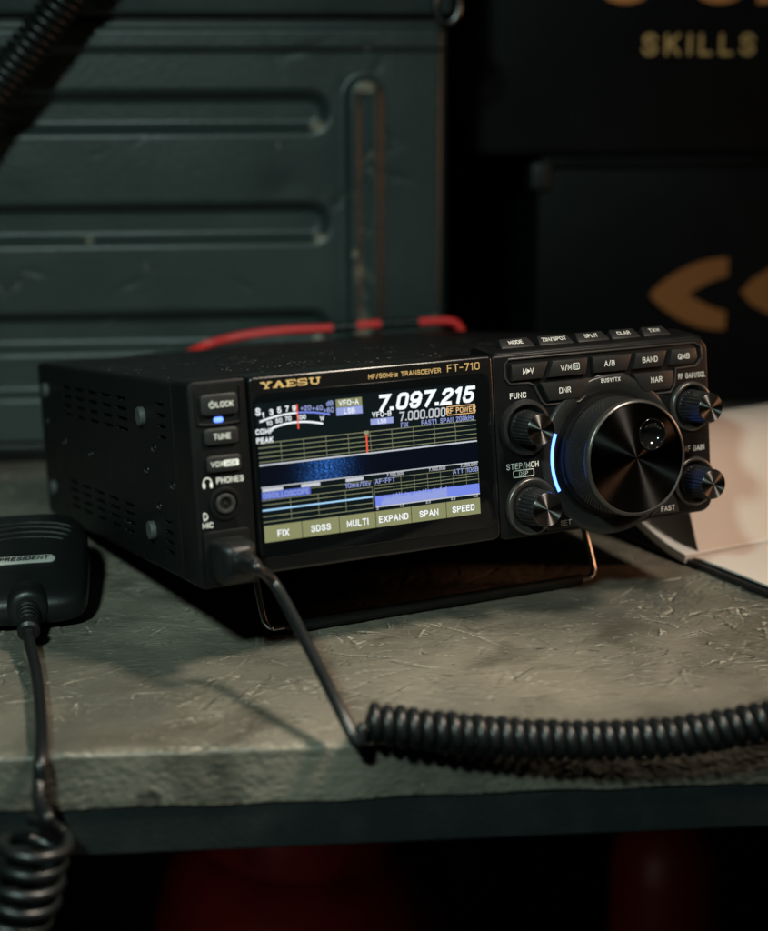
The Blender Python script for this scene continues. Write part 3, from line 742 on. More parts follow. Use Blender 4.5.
# spectrum
spart('spectrum_grid', [(0, 95.0, z - 0.13, z + 0.13) for z in (38.5, 36.7, 34.8, 33.0, 31.2)] + [(x - 0.08, x + 0.08, 30.0, 38.5) for x in (9.3, 18.8, 28.3, 37.8, 47.3, 56.8, 66.3, 75.8, 85.3)], 'pixel_line')
spart('spectrum_base', [(0, 95.0, 29.7, 30.3)], 'pixel_soft', y=-0.07)
spart('band_marker', [(45.3, 46.0, 30.3, 38.0)], 'pixel_red', y=-0.08); spart('band_marker', [(44.6, 46.7, 37.6, 39.0)], 'pixel_line', y=-0.1)
b_ = bmesh.new(); srect(b_, 0, 95.0, 21.6, 29.6); obj('waterfall', b_, 'pixel_waterfall', screen, smooth=0)
spart('waterfall_base', [(0, 95.0, 21.2, 21.6)], 'pixel_soft', y=-0.07)
spart('frequency_tick', [(x, x + wd_, 19.7, 21.0) for x, wd_ in ((0.4, 8.6), (16.6, 8.0), (35.6, 7.6))], 'pixel_soft')
for s, x in (('7.100.000', 57.2), ('7.150.000', 76.0), ('7.200.000', 90.6)): stext(s, x, 20.5, 1.15, m='pixel_soft', bold=0.07)
spart('title_band', [(0.1, 20.4, 16.7, 19.6)], 'pixel_band', y=-0.04)
stext('OSCILLOSCOPE', 10.2, 18.1, 1.9, m='pixel_paleblue', bold=0.10); stext('10ms/Div', 40.7, 18.2, 1.9, m='pixel_paleblue', bold=0.07)
spart('scope_grid', [(0, 46.8, z - 0.12, z + 0.12) for z in (16.4, 14.6, 10.1, 8.0)] + [(20.5, 46.8, 18.9, 19.1)] + [(x - 0.08, x + 0.08, 8, 16.4) for x in (11.7, 23.4, 35.1, 46.8)], 'pixel_line')
spart('scope_trace', [(0, 46.8, 12.2, 12.85)], 'pixel_trace', y=-0.08)
stext('AF-FFT', 52.6, 18.4, 1.8, m='pixel_paleblue', bold=0.08); stext('ATT 10dB', 89.0, 18.5, 1.8, m='pixel_paleblue', bold=0.07)
spart('scope_grid', [(47.8, 95.0, z - 0.1, z + 0.1) for z in (19.2, 16.9, 15.6, 14.3)] + [(x - 0.07, x + 0.07, 12.6, 19.2) for x in (47.7, 59.6, 65.6, 71.5, 77.4, 83.2, 89.2, 94.9)], 'pixel_line', y=-0.04)
spart('audio_spectrum', [(47.8, 95.0, 8.5, 12.5)], 'pixel_blue', y=-0.06)
spart('audio_spectrum', [(x, x + 0.32, 8.5, 12.6 + random.uniform(-1.6, 0.5) - (1.3 * max(0, (52.6 - x) / 2))) for x in np.arange(50.4, 80, 0.4)], 'pixel_paleblue', y=-0.08)
spart('spectrum_base', [(47.8, 95.0, 8.0, 8.45)], 'pixel_soft', y=-0.09)
for s, x in (('0', 48.6), ('1.0', 59.4), ('2.0', 71.2), ('3.0', 82.6), ('4.0', 93.0)): stext(s, x, 7.55, 1.0, m='pixel_soft', bold=0.05)
for q, s in enumerate(('FIX', '3DSS', 'MULTI', 'EXPAND', 'SPAN', 'SPEED')):
    x0 = q * 15.84
    spart('softkey', [(x0 + 0.12, x0 + 15.72, 0.0, 6.5)], 'pixel_olive'); stext(s, x0 + 7.9, 3.0, 2.4, name='softkey_legend', bold=0.16)
# bezel printing
SERIF = {'Y': [[(0, 2.2), (1.7, 2.2)], [(2.9, 2.2), (4.5, 2.2)], [(0.8, 2.2), (2.3, 1.1), (3.7, 2.2)], [(2.3, 1.15), (2.3, 0)], [(1.4, 0), (3.2, 0)]],
         'A': [[(0, 0), (1.5, 0)], [(3.1, 0), (4.7, 0)], [(0.7, 0), (2.2, 2.2), (2.5, 2.2), (4.0, 0)], [(1.4, 0.8), (3.3, 0.8)]],
         'E': [[(0, 2.2), (3.9, 2.2), (3.9, 1.7)], [(0, 0), (3.9, 0), (3.9, 0.5)], [(0.8, 0), (0.8, 2.2)], [(0.8, 1.1), (2.9, 1.1)]],
         'S': [[(3.7, 1.6), (3.7, 2.2), (0.9, 2.2), (0.3, 1.9), (0.4, 1.4), (1.0, 1.15), (3.2, 1.0), (3.8, 0.7), (3.7, 0.2), (3.1, 0), (0.3, 0), (0.3, 0.6)]],
         'U': [[(0, 2.2), (1.7, 2.2)], [(2.9, 2.2), (4.5, 2.2)], [(0.8, 2.2), (0.8, 0.6), (1.3, 0), (3.2, 0), (3.7, 0.6), (3.7, 2.2)]]}
bm = bmesh.new()
for ch, x in zip('YAESU', (29.4, 34.5, 39.9, 44.6, 49.6)):
    for si, l in enumerate(SERIF[ch]):
        p = [Vector(q) for q in l]; prev = None
        for q in range(len(p)):
            t = (p[min(q + 1, len(p) - 1)] - p[max(q - 1, 0)]).normalized(); hw = 0.40 if abs(t.y) > 0.5 else 0.24
            n_ = Vector((-t.y, t.x)) * hw; ext = t * (-0.15 if q == 0 else 0.15 if q == len(p) - 1 else 0)
            u, v = p[q] + n_ + ext, p[q] - n_ + ext
            c = (bm.verts.new(((x + u.x) * MM, (-1.06 - 0.002 * si) * MM, (75.0 + u.y) * MM)), bm.verts.new(((x + v.x) * MM, (-1.06 - 0.002 * si) * MM, (75.0 + v.y) * MM)))
            if prev: bm.faces.new((prev[1], c[1], c[0], prev[0]))
            prev = c
obj('maker_name', bm, 'legend_gold', radio, smooth=0)
legend('HF/50MHz TRANSCEIVER', 90.8, 75.7, 1.75, radio, m='legend_gold', y=-1.06, wt=0.17, xs=1.12, name='model_name')
legend('FT-710', 117.2, 76.1, 2.8, radio, m='legend_gold', y=-1.06, wt=0.14, xs=1.22, name='model_name')

# ---- control panel
bm = bmesh.new(); prism(bm, rrect(131.2, 239.4, 2.4, 79.6, (3, 6, 6, 1.5)), 0, 20.2, 1.3, 0.0, 3); obj('control_panel', bm, 'panel_black', radio)
# raised brow that carries the upper key row
bm = bmesh.new()
prof = [(2.0, 78.0), (0.6, 79.3), (1.2, 80.4), (3.0, 80.9), (17.0, 83.2), (19.8, 82.2), (19.8, 78.0)]
rows = []
for x, sh in ((132.2, 0.8), (133.2, 0.2), (134.5, 0), (232, 0), (235.6, 0.3), (237.4, 1.4), (238.2, 2.6)):
    rows.append([bm.verts.new((x * MM, (y + sh * 0.4) * MM, (max(77.5, z - sh)) * MM)) for y, z in prof])
for a, b in zip(rows, rows[1:]):
    for q in range(len(prof)): bm.faces.new((a[q], a[(q + 1) % len(prof)], b[(q + 1) % len(prof)], b[q]))
bm.faces.new(rows[0]); bm.faces.new(rows[-1][::-1]); obj('key_brow', bm, 'panel_black', radio, smooth=50)
for s, xc, hw in (('MODE', 147.2, 8.0), ('ZIN/SPOT', 166.0, 8.2), ('SPLIT', 184.4, 7.8), ('CLAR', 201.0, 7.2), ('TXW', 217.0, 6.8)):
    key('top_key', [(-hw, -3.1), (hw, -3.1), (hw + 0.2, -2.0), (hw - 1.2, 3.1), (-hw + 1.2, 3.1), (-hw - 0.2, -2.0)], s, 0, 0.3, 2.1, y0=-1.5, y1=0.6, c=0.5, loc=(xc, 8.6, 82.4), rot=(R(-52), 0, 0), bold=0.0, xs=0.9)
KW = [('M\u25b8V', [(139.2, 68.4), (153.8, 68.4), (157.0, 75.4), (139.0, 75.4)], 146.9), ('V/M', [(156.2, 68.4), (175.2, 68.4), (176.4, 75.4), (159.0, 75.4)], 165.2),
      ('A/B', [(179.0, 68.4), (196.0, 68.4), (198.6, 75.4), (178.4, 75.4)], 186.8), ('BAND', [(198.8, 68.4), (214.2, 68.4), (216.6, 75.4), (200.6, 75.4)], 207.4), ('QMB', [(217.2, 68.6), (230.6, 68.6), (232.6, 71), (231.8, 75.4), (219.0, 75.4)], 225.0)]
for s, pts, xc in KW:
    s2 = s.replace('\u25b8', ' ')
    k_ = key('function_key', pts, s2, xc, 72.1, 2.2, y0=-2.0, c=0.9, bold=0.04)
    if s == 'V/M':
        b_ = bmesh.new(); tube(b_, [Vector((x, -2.08, z)) * MM for x, z in rrect(168.6, 171.6, 70.9, 73.4, 0.4, 2)], 0.18, 6, closed=True)
        for xx in (169.6, 170.6): tube(b_, [Vector((xx, -2.08, 71.4)) * MM, Vector((xx, -2.08, 72.9)) * MM], 0.18, 6)
        obj('legend_frame', b_, 'legend_white', k_)
    if s[0] == 'M':
        b_ = bmesh.new(); prism(b_, [(146.4, 71.2), (147.9, 72.1), (146.4, 73.0)], -2.1, -1.9); obj('legend_arrow', b_, 'legend_white', k_, smooth=0)
key('function_key', [(156.6, 58.6), (171.0, 58.6), (173.4, 60.4), (177.6, 66.6), (152.6, 66.6)], 'DNR', 164.2, 62.7, 2.2, y0=-2.0, c=0.9, bold=0.04)
key('function_key', [(204.4, 58.4), (217.4, 58.4), (219.0, 60.0), (219.4, 66.6), (198.6, 66.6), (202.0, 60.6)], 'NAR', 210.4, 63.2, 2.2, y0=-2.0, c=0.9, bold=0.04)
# polished lip that follows the key field
lip = [(136.8, 70), (136.8, 75.2), (138.6, 77.4), (232, 77.4), (235.2, 75.6), (235.6, 70.4), (232.6, 67.4), (221.8, 66.9), (220.8, 60.0), (218.6, 57.0), (203.4, 57.0), (200.4, 60.0), (197.2, 65.4), (194, 66.9), (181, 66.9), (178.8, 65.2), (174.8, 59.0), (172.0, 57.1), (155.6, 57.1), (153.6, 59), (150.2, 65.8), (147.8, 67.0), (138.6, 67.4)]
bm = bmesh.new(); tube(bm, [Vector((x, -0.25, z)) * MM for x, z in lip], 0.5, 8, closed=True); obj('key_surround', bm, 'ring_satin', radio)
legend('BUSY/TX', 187.3, 65.0, 1.6, radio, wt=0.17, y=-1.62)
# dish round the dial
DX, DZ = 186.5, 33.2
bm = bmesh.new(); lathe(bm, [(34.4, 0.4), (33.8, -0.9), (33.2, -1.25), (30.9, -1.3), (29.8, -1.0), (27.2, 0.3), (26.6, 0.6)], n=96, cap=False)
obj('dial_dish', bm, 'dish_satin', radio, smooth=60, loc=(DX, -0.2, DZ))
for s, a0, a1 in ((1, 157.5, 205.5), (1, -25.5, 22.5)):
    bm = bmesh.new(); pv = None; arc = [R(a0 + (a1 - a0) * q / 20) for q in range(21)]
    outl = [(30.5 * math.cos(a), 30.5 * math.sin(a)) for a in arc] + [(29.25 * math.cos(a), 29.25 * math.sin(a)) for a in arc[::-1]]
    prism(bm, outl, -1.75, -0.6, 0, 0); obj('light_arc', bm, 'arc_blue', radio, loc=(DX, 0, DZ))
# tuning dial
bm = bmesh.new(); lathe(bm, [(26.0, 0.3), (26.0, -2.6), (25.6, -3.2), (24.9, -3.3), (24.7, -4.2)], n=96, cap=False); obj('dial_skirt', bm, 'panel_black', radio, loc=(DX, 0, DZ))
NR, NK = 27, 216
prof = [(24.7 - 0.35 * q / NR, -4.2 - 13.0 * q / NR) for q in range(NR + 1)]
bm = bmesh.new(); lathe(bm, prof, n=NK, cap=False, rfun=lambda ri, k: (0.30 if (ri % 2 and (k + (ri // 2 % 2)) % 2) else -0.22) if 0 < ri < NR else 0)
obj('dial_grip', bm, 'knurl_black', radio, smooth=25, loc=(DX, 0, DZ))
bm = bmesh.new(); lathe(bm, [(24.3, -17.2), (24.5, -17.9), (24.45, -19.6), (24.0, -20.3), (23.2, -20.6), (22.9, -20.2)], n=128, cap=False); obj('dial_rim', bm, 'ring_satin', radio, loc=(DX, 0, DZ))
dcx, dcz, dr = 8.0, 9.2, 6.7
bm = bmesh.new(); n_ = 128; oa = []; ia = []
th0 = math.atan2(dcz, dcx)
for q in range(n_):
    a = 2 * math.pi * q / n_; oa.append(bm.verts.new((22.95 * math.cos(a) * MM, -20.2 * MM, 22.95 * math.sin(a) * MM)))
    ia.append(bm.verts.new(((dcx + dr * math.cos(a)) * MM, -20.2 * MM, (dcz + dr * math.sin(a)) * MM)))
for q in range(n_):
    r_ = (q + 1) % n_; bm.faces.new((oa[q], oa[r_], ia[r_], ia[q]))
obj('dial_face', bm, 'dial_black', radio, smooth=0, loc=(DX, 0, DZ))
prof = [(dr + 0.05, -20.1), (dr - 0.1, -20.45), (dr - 0.5, -20.5)] + [((dr - 0.6) * math.cos(R(a)), -20.4 + 4.2 * math.sin(R(a))) for a in range(0, 90, 9)] + [(0.01, -16.2)]
bm = bmesh.new(); lathe(bm, prof, n=56, cap=False); obj('finger_dimple', bm, 'dimple_gloss', radio, smooth=60, loc=(DX + dcx, 0, DZ + dcz))
# small knobs
for nme, x, z, r_, ro, notch, yf in (('function_knob', 145.2, 48.6, 6.4, 11.6, True, -13), ('step_knob', 146.4, 15.4, 7.1, 11.8, False, -13.4), ('rf_gain_knob', 229.2, 49.8, 6.3, 10.6, False, -14.6), ('volume_knob', 229.4, 16.6, 6.4, 10.6, False, -14.6)):
    bm = bmesh.new()
    if notch:
        lathe(bm, [(ro + 0.3, 0.3), (ro + 0.3, -1.2), (ro - 0.2, -2.2), (ro - 1.5, -2.6), (9.2, -1.4), (8.8, -0.4)], n=144, cap=False, rfun=lambda ri, k: (-0.3 if (k % 2 and ri in (1, 2, 3)) else 0))
    else:
        lathe(bm, [(ro + 0.4, 0.3), (ro + 0.2, -1.3), (ro - 0.4, -2.0), (ro - 1.2, -1.9), (8.6, 0.1), (8.2, 0.3)], n=72, cap=False)
    obj('knob_surround', bm, 'knurl_black' if notch else 'ring_satin', radio, smooth=35 if notch else 60, loc=(x, 0, z))
    NK = 112
    bm = bmesh.new(); rb = r_ + 0.75
    lathe(bm, [(rb + 0.3, 0.4), (rb + 0.3, -1.4), (rb, -1.9), (rb, -2.1), (r_ + 0.12, yf + 0.8), (r_ - 0.15, yf + 0.3)], n=NK, cap=False, rfun=lambda ri, k: (-0.27 if (k // 2) % 2 else 0.08) if ri in (3, 4) else 0)
    kb = obj(nme, bm, 'knurl_black', radio, smooth=30, loc=(x, 0, z))
    bm = bmesh.new(); lathe(bm, [(r_ - 0.15, yf + 0.3), (r_ - 0.35, yf), (0.01, yf)], n=72); obj('knob_face', bm, 'spun_black', kb, smooth=30)
legend('FUNC', 142.6, 62.2, 2.3, radio, bold=0.06)
legend('STEP/MCH', 143.2, 32.9, 2.3, radio, bold=0.06, xs=0.98)
bm = bmesh.new(); tube(bm, [Vector((x, -0.12, z)) * MM for x, z in rrect(138.6, 148.4, 28.2, 31.0, 0.5, 2)], 0.2, 6, closed=True); obj('legend_frame', bm, 'legend_white', radio)
legend('DSP', 143.5, 29.6, 1.7, radio, wt=0.13)
legend('RF GAIN/SQL', 230.4, 63.3, 2.2, radio, wt=0.11, xs=0.74, space=1.1)
legend('AF GAIN', 230.4, 31.2, 2.3, radio, wt=0.115, xs=0.86, space=1.1)
# corner keys below the dial
kset = key('corner_key', [(152.5, 4.2), (170.0, 4.2), (163.0, 9.0), (158.4, 15.0), (155.6, 12)], 'SET', 162.2, 6.6, 2.1, y0=-1.4, bold=0.05)
key('corner_key', [(205.0, 4.2), (220.6, 4.2), (219.6, 8.6), (217.0, 13.6), (212.4, 8.4)], 'FAST', 214.4, 6.5, 2.1, y0=-1.4, bold=0.05)

# ---- feet and bail
def ground(y): return -4 - math.tan(TILT) * (240 - y)
for x in (22, 217):
    bm = bmesh.new(); prism(bm, rrect(x - 8, x + 8, 0, 1, 0.2, 1), 0, 1); bm.free()
    bm = bmesh.new()
    lathe(bm, [(8, 0.3), (8, -2.5), (7.4, -4.2), (0.01, -4.9)], n=24); bm.transform(Matrix.Rotation(R(90), 4, 'X'))
    obj('rear_foot', bm, 'rubber_black', radio, loc=(x, 232.5, 0))
for x in (20, 219):
    bm = bmesh.new(); lathe(bm, [(6.5, 0.3), (6.5, -2.5), (6.0, -3.2), (0.01, -3.2)], n=24); bm.transform(Matrix.Rotation(R(90), 4, 'X'))
    obj('front_foot', bm, 'rubber_black', radio, loc=(x, 30, 0))
yb = 37.0; zb = ground(yb) + 2.5
bp_ = [(38.6, 50, 1.5), (38.6, 46, -6), (38.6, yb + 2.5, zb + 6), (39.4, yb + 1, zb + 2.2), (41.4, yb + 0.2, zb + 0.4), (44.5, yb, zb), (70, yb, zb)]
left = spline([Vector(p) for p in bp_], 6)
right = [Vector((239 - p.x, p.y, p.z)) for p in left][::-1]
bm = bmesh.new(); tube(bm, [p * MM for p in left + right], 1.45, 10); obj('bail', bm, 'steel', radio, smooth=180)
bm = bmesh.new(); n_ = 60
tube(bm, [Vector((47 + (192 - 47) * q / n_, yb, zb)) * MM for q in range(n_ + 1)], 2.4, 24); sl = obj('bail_sleeve', bm, 'rubber_black', radio, smooth=40)
bm = bmesh.new()
for q in range(9):
    a = R(40 * q); r_ = 2.35
    tube(bm, [Vector((x, yb + r_ * math.cos(a), zb + r_ * math.sin(a))) * MM for x in (49, 84)], 0.3, 6)
obj('sleeve_rib', bm, 'rubber_black', radio)
for x in (38.6, 200.4):
    bm = bmesh.new(); box(bm, x - 4, x + 4, 44, 56, -3.4, 0.2, 0.6); obj('bail_pivot', bm, 'panel_black', radio)

# ================================================================== cord plugged into the radio
RM = RAD_M
cordA = thing('microphone_cord', 'coiled black cord plugged into the front of the radio, draped along bench edge', 'cord', (-0.06, -0.11, 0.0))
inv = Matrix.Translation((0.06, 0.11, 0.0))


def wobj(name, bm, m, parent, smooth=40):
    """mesh built in world metres, parented to a thing that only carries a location"""
    bm.transform(Matrix.Translation(-Vector(parent.location))); return obj(name, bm, m, parent, smooth)


bm = bmesh.new()
rings = []
for y, hw, hh, cx, cz in ((-0.9, 7.6, 8.4, 11.6, 11.4), (-9, 7.6, 8.4, 11.6, 11.4), (-11.5, 7.1, 7.8, 11.7, 11.5), (-13.5, 5.6, 6.2, 11.9, 11.9), (-15, 4.3, 4.6, 12.1, 12.3)):
    rings.append([bm.verts.new(RM @ (Vector((x, y, z)) * MM)) for x, z in rrect(cx - hw, cx + hw, cz - hh, cz + hh, min(hw, hh) * 0.45, 4)])
for a, b in zip(rings, rings[1:]):
    for q in range(len(a)): bm.faces.new((a[q], a[(q + 1) % len(a)], b[(q + 1) % len(a)], b[q]))
bm.faces.new(rings[0]); bm.faces.new(rings[-1]); wobj('plug', bm, 'rubber_black', cordA, 50)
bm = bmesh.new()
bootp = [Vector((12.1, -14.5, 12.3)), Vector((12.3, -18, 12.7)), Vector((12.6, -22, 12.9)), Vector((13.0, -27, 12.0))]
bpts = spline([RM @ (p * MM) for p in bootp], 14)
tube(bm, bpts, 1, 16, rf=lambda i: (4.4 - 1.7 * i / (len(bpts) - 1)) * (1.0 if (i // 3) % 2 else 0.84)); wobj('boot', bm, 'rubber_black', cordA, 60)
YC = -0.1125
ax = [P(364, 722, y=YC + 0.004), P(430, 730, y=YC), P(500, 737, y=YC - 0.001), P(570, 740.5, y=YC - 0.002), P(640, 739.5, y=YC - 0.003), P(700, 733.5, y=YC - 0.004), P(768, 721, y=YC - 0.006), P(860, 703, y=YC - 0.010), Vector((0.19, -0.124, 0.006)), Vector((0.26, -0.124, -0.008)), Vector((0.315, -0.125, -0.05)), Vector((0.335, -0.127, -0.13)), Vector((0.34, -0.13, -0.26))]
hel = coil(spline(ax, 10), 4.5, 5.2, 18, wob=0.04)
lead = [RM @ (Vector((12.6, -22, 12.9)) * MM), RM @ (Vector((13.1, -28, 11.4)) * MM), P(276, 586, z=0.041), P(310, 650, z=0.026), P(336, 702, z=0.0145), P(350, 730, z=0.0075), P(358, 743, y=-0.1150), hel[0], hel[2], hel[4]]
bm = bmesh.new(); tube(bm, spline(lead, 12), 2.2, 12); wobj('lead', bm, 'cord_black', cordA, 180)
bm = bmesh.new(); tube(bm, hel[3:], 2.2, 10); wobj('coil', bm, 'cord_black', cordA, 180)

# ================================================================== hand microphone lying on the bench
mic = thing('hand_microphone', 'black hand microphone with silver nameplate lying on the bench beside the radio', 'microphone', (-0.1862, 0.0165, 0.0002), (0, 0, R(8.0)))
# sections along local y: (y, half width, bottom z, top z)
secs = [(-1.5, 12, 7, 11.5), (-0.6, 19, 4.4, 13.6), (1.5, 23, 2.6, 15.6), (5, 25.4, 1.2, 17.2), (11, 26.9, 0.5, 19.0), (22, 27.6, 0.0, 21.6), (36, 28.0, 0, 24.4), (52, 28.4, 0, 26.9), (68, 28.6, 0, 28.6), (82, 28.0, 0.4, 28.9), (90, 26.4, 1.4, 27.8), (95, 23.5, 3.4, 25.0), (97.5, 18, 6.5, 21), (98, 12, 9, 18)]
secs = [(y * 0.97, hw * (0.95 - 0.03 * math.cos(y / 20)), z0, z1 * 0.95) for y, hw, z0, z1 in secs]


def mic_top(y, x):
    for a, b in zip(secs, secs[1:]):
        if a[0] <= y <= b[0]:
            f = (y - a[0]) / (b[0] - a[0]); hw, z0, z1 = (a[i] + (b[i] - a[i]) * f for i in (1, 2, 3)); break
    u = min(1, abs(x) / hw); zc = (z0 + z1) / 2
    return zc + (z1 - zc) * (1 - u ** 3.4) ** (1 / 3.4)


bm = bmesh.new(); rings = []; n_ = 44
for y, hw, z0, z1 in secs:
    zc = (z0 + z1) / 2; hh = (z1 - z0) / 2; ring = []
    for q in range(n_):
        a = 2 * math.pi * q / n_; c, s = math.cos(a), math.sin(a); e = 2 / 3.4
        ring.append(bm.verts.new((hw * math.copysign(abs(c) ** e, c) * MM, y * MM, (zc + hh * math.copysign(abs(s) ** e, s)) * MM)))
    rings.append(ring)
for a, b in zip(rings, rings[1:]):
    for q in range(n_): bm.faces.new((a[q], a[(q + 1) % n_], b[(q + 1) % n_], b[q]))
bm.faces.new(rings[0]); bm.faces.new(rings[-1])
body = obj('body', bm, 'rubber_black', mic, smooth=60)
bm = bmesh.new()
for q, (hw, yb_) in enumerate(((17.5, 50), (19.5, 56), (21, 62), (21.5, 68))):
    bm = bmesh.new()
    tube(bm, [Vector((x, yb_ - 6 * (x / 24) ** 2 + 2, mic_top(yb_ - 6 * (x / 24) ** 2 + 2, x) + 0.05)) * MM for x in np.linspace(-hw, hw, 20)], 0.55, 8)
    obj('grille_bar', bm, 'rubber_black', body, smooth=180)
# nameplate: follows the slope of the face
def plate_pt(x, y, h): return Vector((x, y, mic_top(y, x) + h)) * MM
bm = bmesh.new(); out_ = rrect(-14, 12.5, 26.6, 32.6, 2.9, 5)
a_ = [bm.verts.new(plate_pt(x, y, 0.7)) for x, y in inset(out_, 0.4)]; b_ = [bm.verts.new(plate_pt(x, y, 0.4)) for x, y in out_]; c_ = [bm.verts.new(plate_pt(x, y, -0.4)) for x, y in out_]
bm.faces.new(a_)
for u, v in ((a_, b_), (b_, c_)):
    for q in range(len(u)): bm.faces.new((u[q], u[(q + 1) % len(u)], v[(q + 1) % len(u)], v[q]))
plate = obj('nameplate', bm, 'nameplate_silver', mic)
tm = text_mesh('PRESIDENT', 3.0, wt=0.2, shear=0.25, xs=0.92)
tm.transform(Matrix.Rotation(R(-90), 4, 'X'))
sl_ = math.atan2(mic_top(32, 0) - mic_top(26, 0), 6)
to = link('nameplate_lettering', tm, 'cover_black', plate, smooth=0, loc=(-0.8, 29.6, mic_top(29.6, 0) + 0.78), rot=(sl_, 0, 0))
# cord boss and ribbed strain relief
bm = bmesh.new(); lathe(bm, [(9.5, 8), (9.3, 2), (8.6, -1.0), (7.4, -2.6), (5.2, -3.0), (0.01, -3.0)], n=32); obj('boss', bm, 'rubber_black', mic, smooth=60, loc=(0, 0, 10.2))
bm = bmesh.new(); prof = []
for q in range(5): prof += [(4.9 - 0.28 * q, -2.4 - 3.0 * q), (4.9 - 0.28 * q, -4.2 - 3.0 * q), (4.1 - 0.28 * q, -4.6 - 3.0 * q), (4.1 - 0.28 * q, -5.3 - 3.0 * q)]
prof += [(4.6, -18), (4.6, -21.5), (3.4, -22.5), (0.01, -22.5)]
bm = bmesh.new(); lathe(bm, prof, n=24); bm.transform(Matrix.Rotation(R(7), 4, 'X')); obj('strain_relief', bm, 'rubber_black', mic, smooth=40, loc=(0, 0, 10.2))
mw = Matrix.Translation(mic.location) @ Matrix.Rotation(R(8), 4, 'Z'); mi = mw.inverted()
st = mw @ Vector((0, -0.020, 0.0077))
lead = [st, mw @ Vector((0, -0.027, 0.0062)), P(36, 672, z=0.004), P(40, 706, z=0.003), P(41.5, 736, z=0.0026), P(40.5, 762, y=-0.1108), P(39, 783, y=-0.1135), P(39, 803, y=-0.120), P(48, 820, y=-0.128), P(45, 838, y=-0.118)]
axm = [P(37, 834, y=-0.124), P(32, 858, y=-0.1245), P(23, 897, y=-0.125), P(11, 933, y=-0.1255), P(-2, 975, y=-0.124), P(-14, 1040, y=-0.125)]
hel = coil(spline(axm, 10), 6.9, 10.6, 22, wob=0.04)
bm = bmesh.new(); tube(bm, spline(lead[:-1] + [hel[0], hel[2], hel[4]], 10), 2.35, 12); bm.transform(mi); obj('lead', bm, 'cord_black', mic, smooth=180)
bm = bmesh.new(); tube(bm, hel[3:], 2.35, 9); bm.transform(mi); obj('coil', bm, 'cord_black', mic, smooth=180)

# ================================================================== pressed steel case behind
case = thing('metal_case', 'dark green pressed metal case with horizontal grooves and upright rib', 'case', (-0.14, 0.32, 0.0))
cx_ = np.arange(-520, 27.01, 1.5); cz_ = np.arange(14, 255.01, 1.25); CX, CZ = np.meshgrid(cx_, cz_)


def sm(t): t = np.clip(t, 0, 1); return t * t * (3 - 2 * t)


def capsule(x0, x1, z0, z1):
    r_ = (z1 - z0) / 2; zc = (z0 + z1) / 2
    dx = np.maximum(np.maximum(x0 + r_ - CX, CX - (x1 - r_)), 0); return r_ - np.hypot(dx, CZ - zc)


D = np.zeros_like(CX); pale_marks = np.zeros_like(CX)
for z1 in (217.5, 153.5, 89.5):
    d = capsule(-700, -42, z1 - 26, z1); D += 7.5 * sm((d + 0.5) / 8.0)
    pale_marks += 0.50 * np.exp(-((CX + 50) / 5.0) ** 2 - ((CZ - (z1 - 21.5)) / 4.5) ** 2)  # paler spot at each groove's lower right end
dv = 12 - np.hypot(CX + 23, np.maximum(np.maximum(CZ - 214, 58 - CZ), 0)); D -= 5.0 * sm(dv / 5.0)
D += 2.2 * sm((8.5 - np.hypot(CX + 23, np.maximum(np.maximum(CZ - 212, 60 - CZ), 0) * 1.0) - 0) / 4.0 - 0.9)
pale_marks += 0.48 * np.exp(-((CX + 20) / 7) ** 2 - ((CZ - 219) / 5) ** 2)  # paler spot at the top of the rib
pale_marks += 0.34 * np.exp(-((CX + 24) / 9) ** 2) * (CZ < 150) * np.clip((150 - CZ) / 60, 0, 1)
D -= 2.5 * sm((CZ - 238) / 3) ; D += 2.5 * sm((CZ - 250) / 3)       # rolled rim under the lid
D -= 9.0 * sm((44 - CZ) / 6)                                       # thick base band
D += 6.0 * sm((CX - 19) / 8) ** 2                                   # turned right edge
for q in range(70):                                                  # knocks and scuffs
    ux, uz, ur = rng.uniform(-300, 20), rng.uniform(50, 250), rng.uniform(0.8, 3.0); ua = rng.uniform(0, 3.1); el = rng.uniform(1, 5)
    p_ = (CX - ux) * math.cos(ua) + (CZ - uz) * math.sin(ua); q_ = -(CX - ux) * math.sin(ua) + (CZ - uz) * math.cos(ua)
    bump_ = np.exp(-(p_ / (ur * el)) ** 2 - (q_ / ur) ** 2); pale_marks += rng.uniform(0.1, 0.45) * bump_; D += rng.uniform(0, 0.5) * bump_
for q in range(14):
    ux, uz, ur = rng.uniform(-300, 20), rng.uniform(50, 250), rng.uniform(10, 35); D += rng.uniform(-0.7, 0.9) * np.exp(-((CX - ux) / ur) ** 2 - ((CZ - uz) / (ur * 0.7)) ** 2)
D += 0.5 * np.sin(CX * 0.011 + 1) + 0.3 * np.sin(CX * 0.031 + CZ * 0.02)
vv = np.stack([CX, D, CZ], -1).reshape(-1, 3) * MM
q4 = grid_faces(cx_.size, cz_.size)
nb = len(vv); bx0 = np.array([[-520, 200, 14], [27, 200, 14], [27, 200, 255], [-520, 200, 255]]) * MM
vv = np.concatenate([vv, bx0]); n1, n2 = cx_.size, cz_.size
right_ = np.arange(n2) * n1 + n1 - 1; left_ = np.arange(n2) * n1
qs = [q4, np.array([[nb, nb + 3, nb + 2, nb + 1], [right_[0], nb + 1, nb + 2, right_[-1]], [left_[-1], nb + 3, nb, left_[0]], [left_[0], nb, nb + 1, right_[0]], [right_[-1], nb + 2, nb + 3, left_[-1]]])]
me = mesh_np('case_body', vv, np.concatenate(qs)); at = me.attributes.new('pale_marks', 'FLOAT', 'POINT')
at.data.foreach_set('value', np.concatenate([pale_marks.ravel(), np.zeros(4)]).astype(np.float32))
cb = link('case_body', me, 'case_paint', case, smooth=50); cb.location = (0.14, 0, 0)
bm = bmesh.new(); prism(bm, rrect(-522, 29, 258.5, 330, 4), -4, 203, 3, 3, 3); lid = obj('lid', bm, 'case_paint', case); lid.location = (0.14, 0, 0)
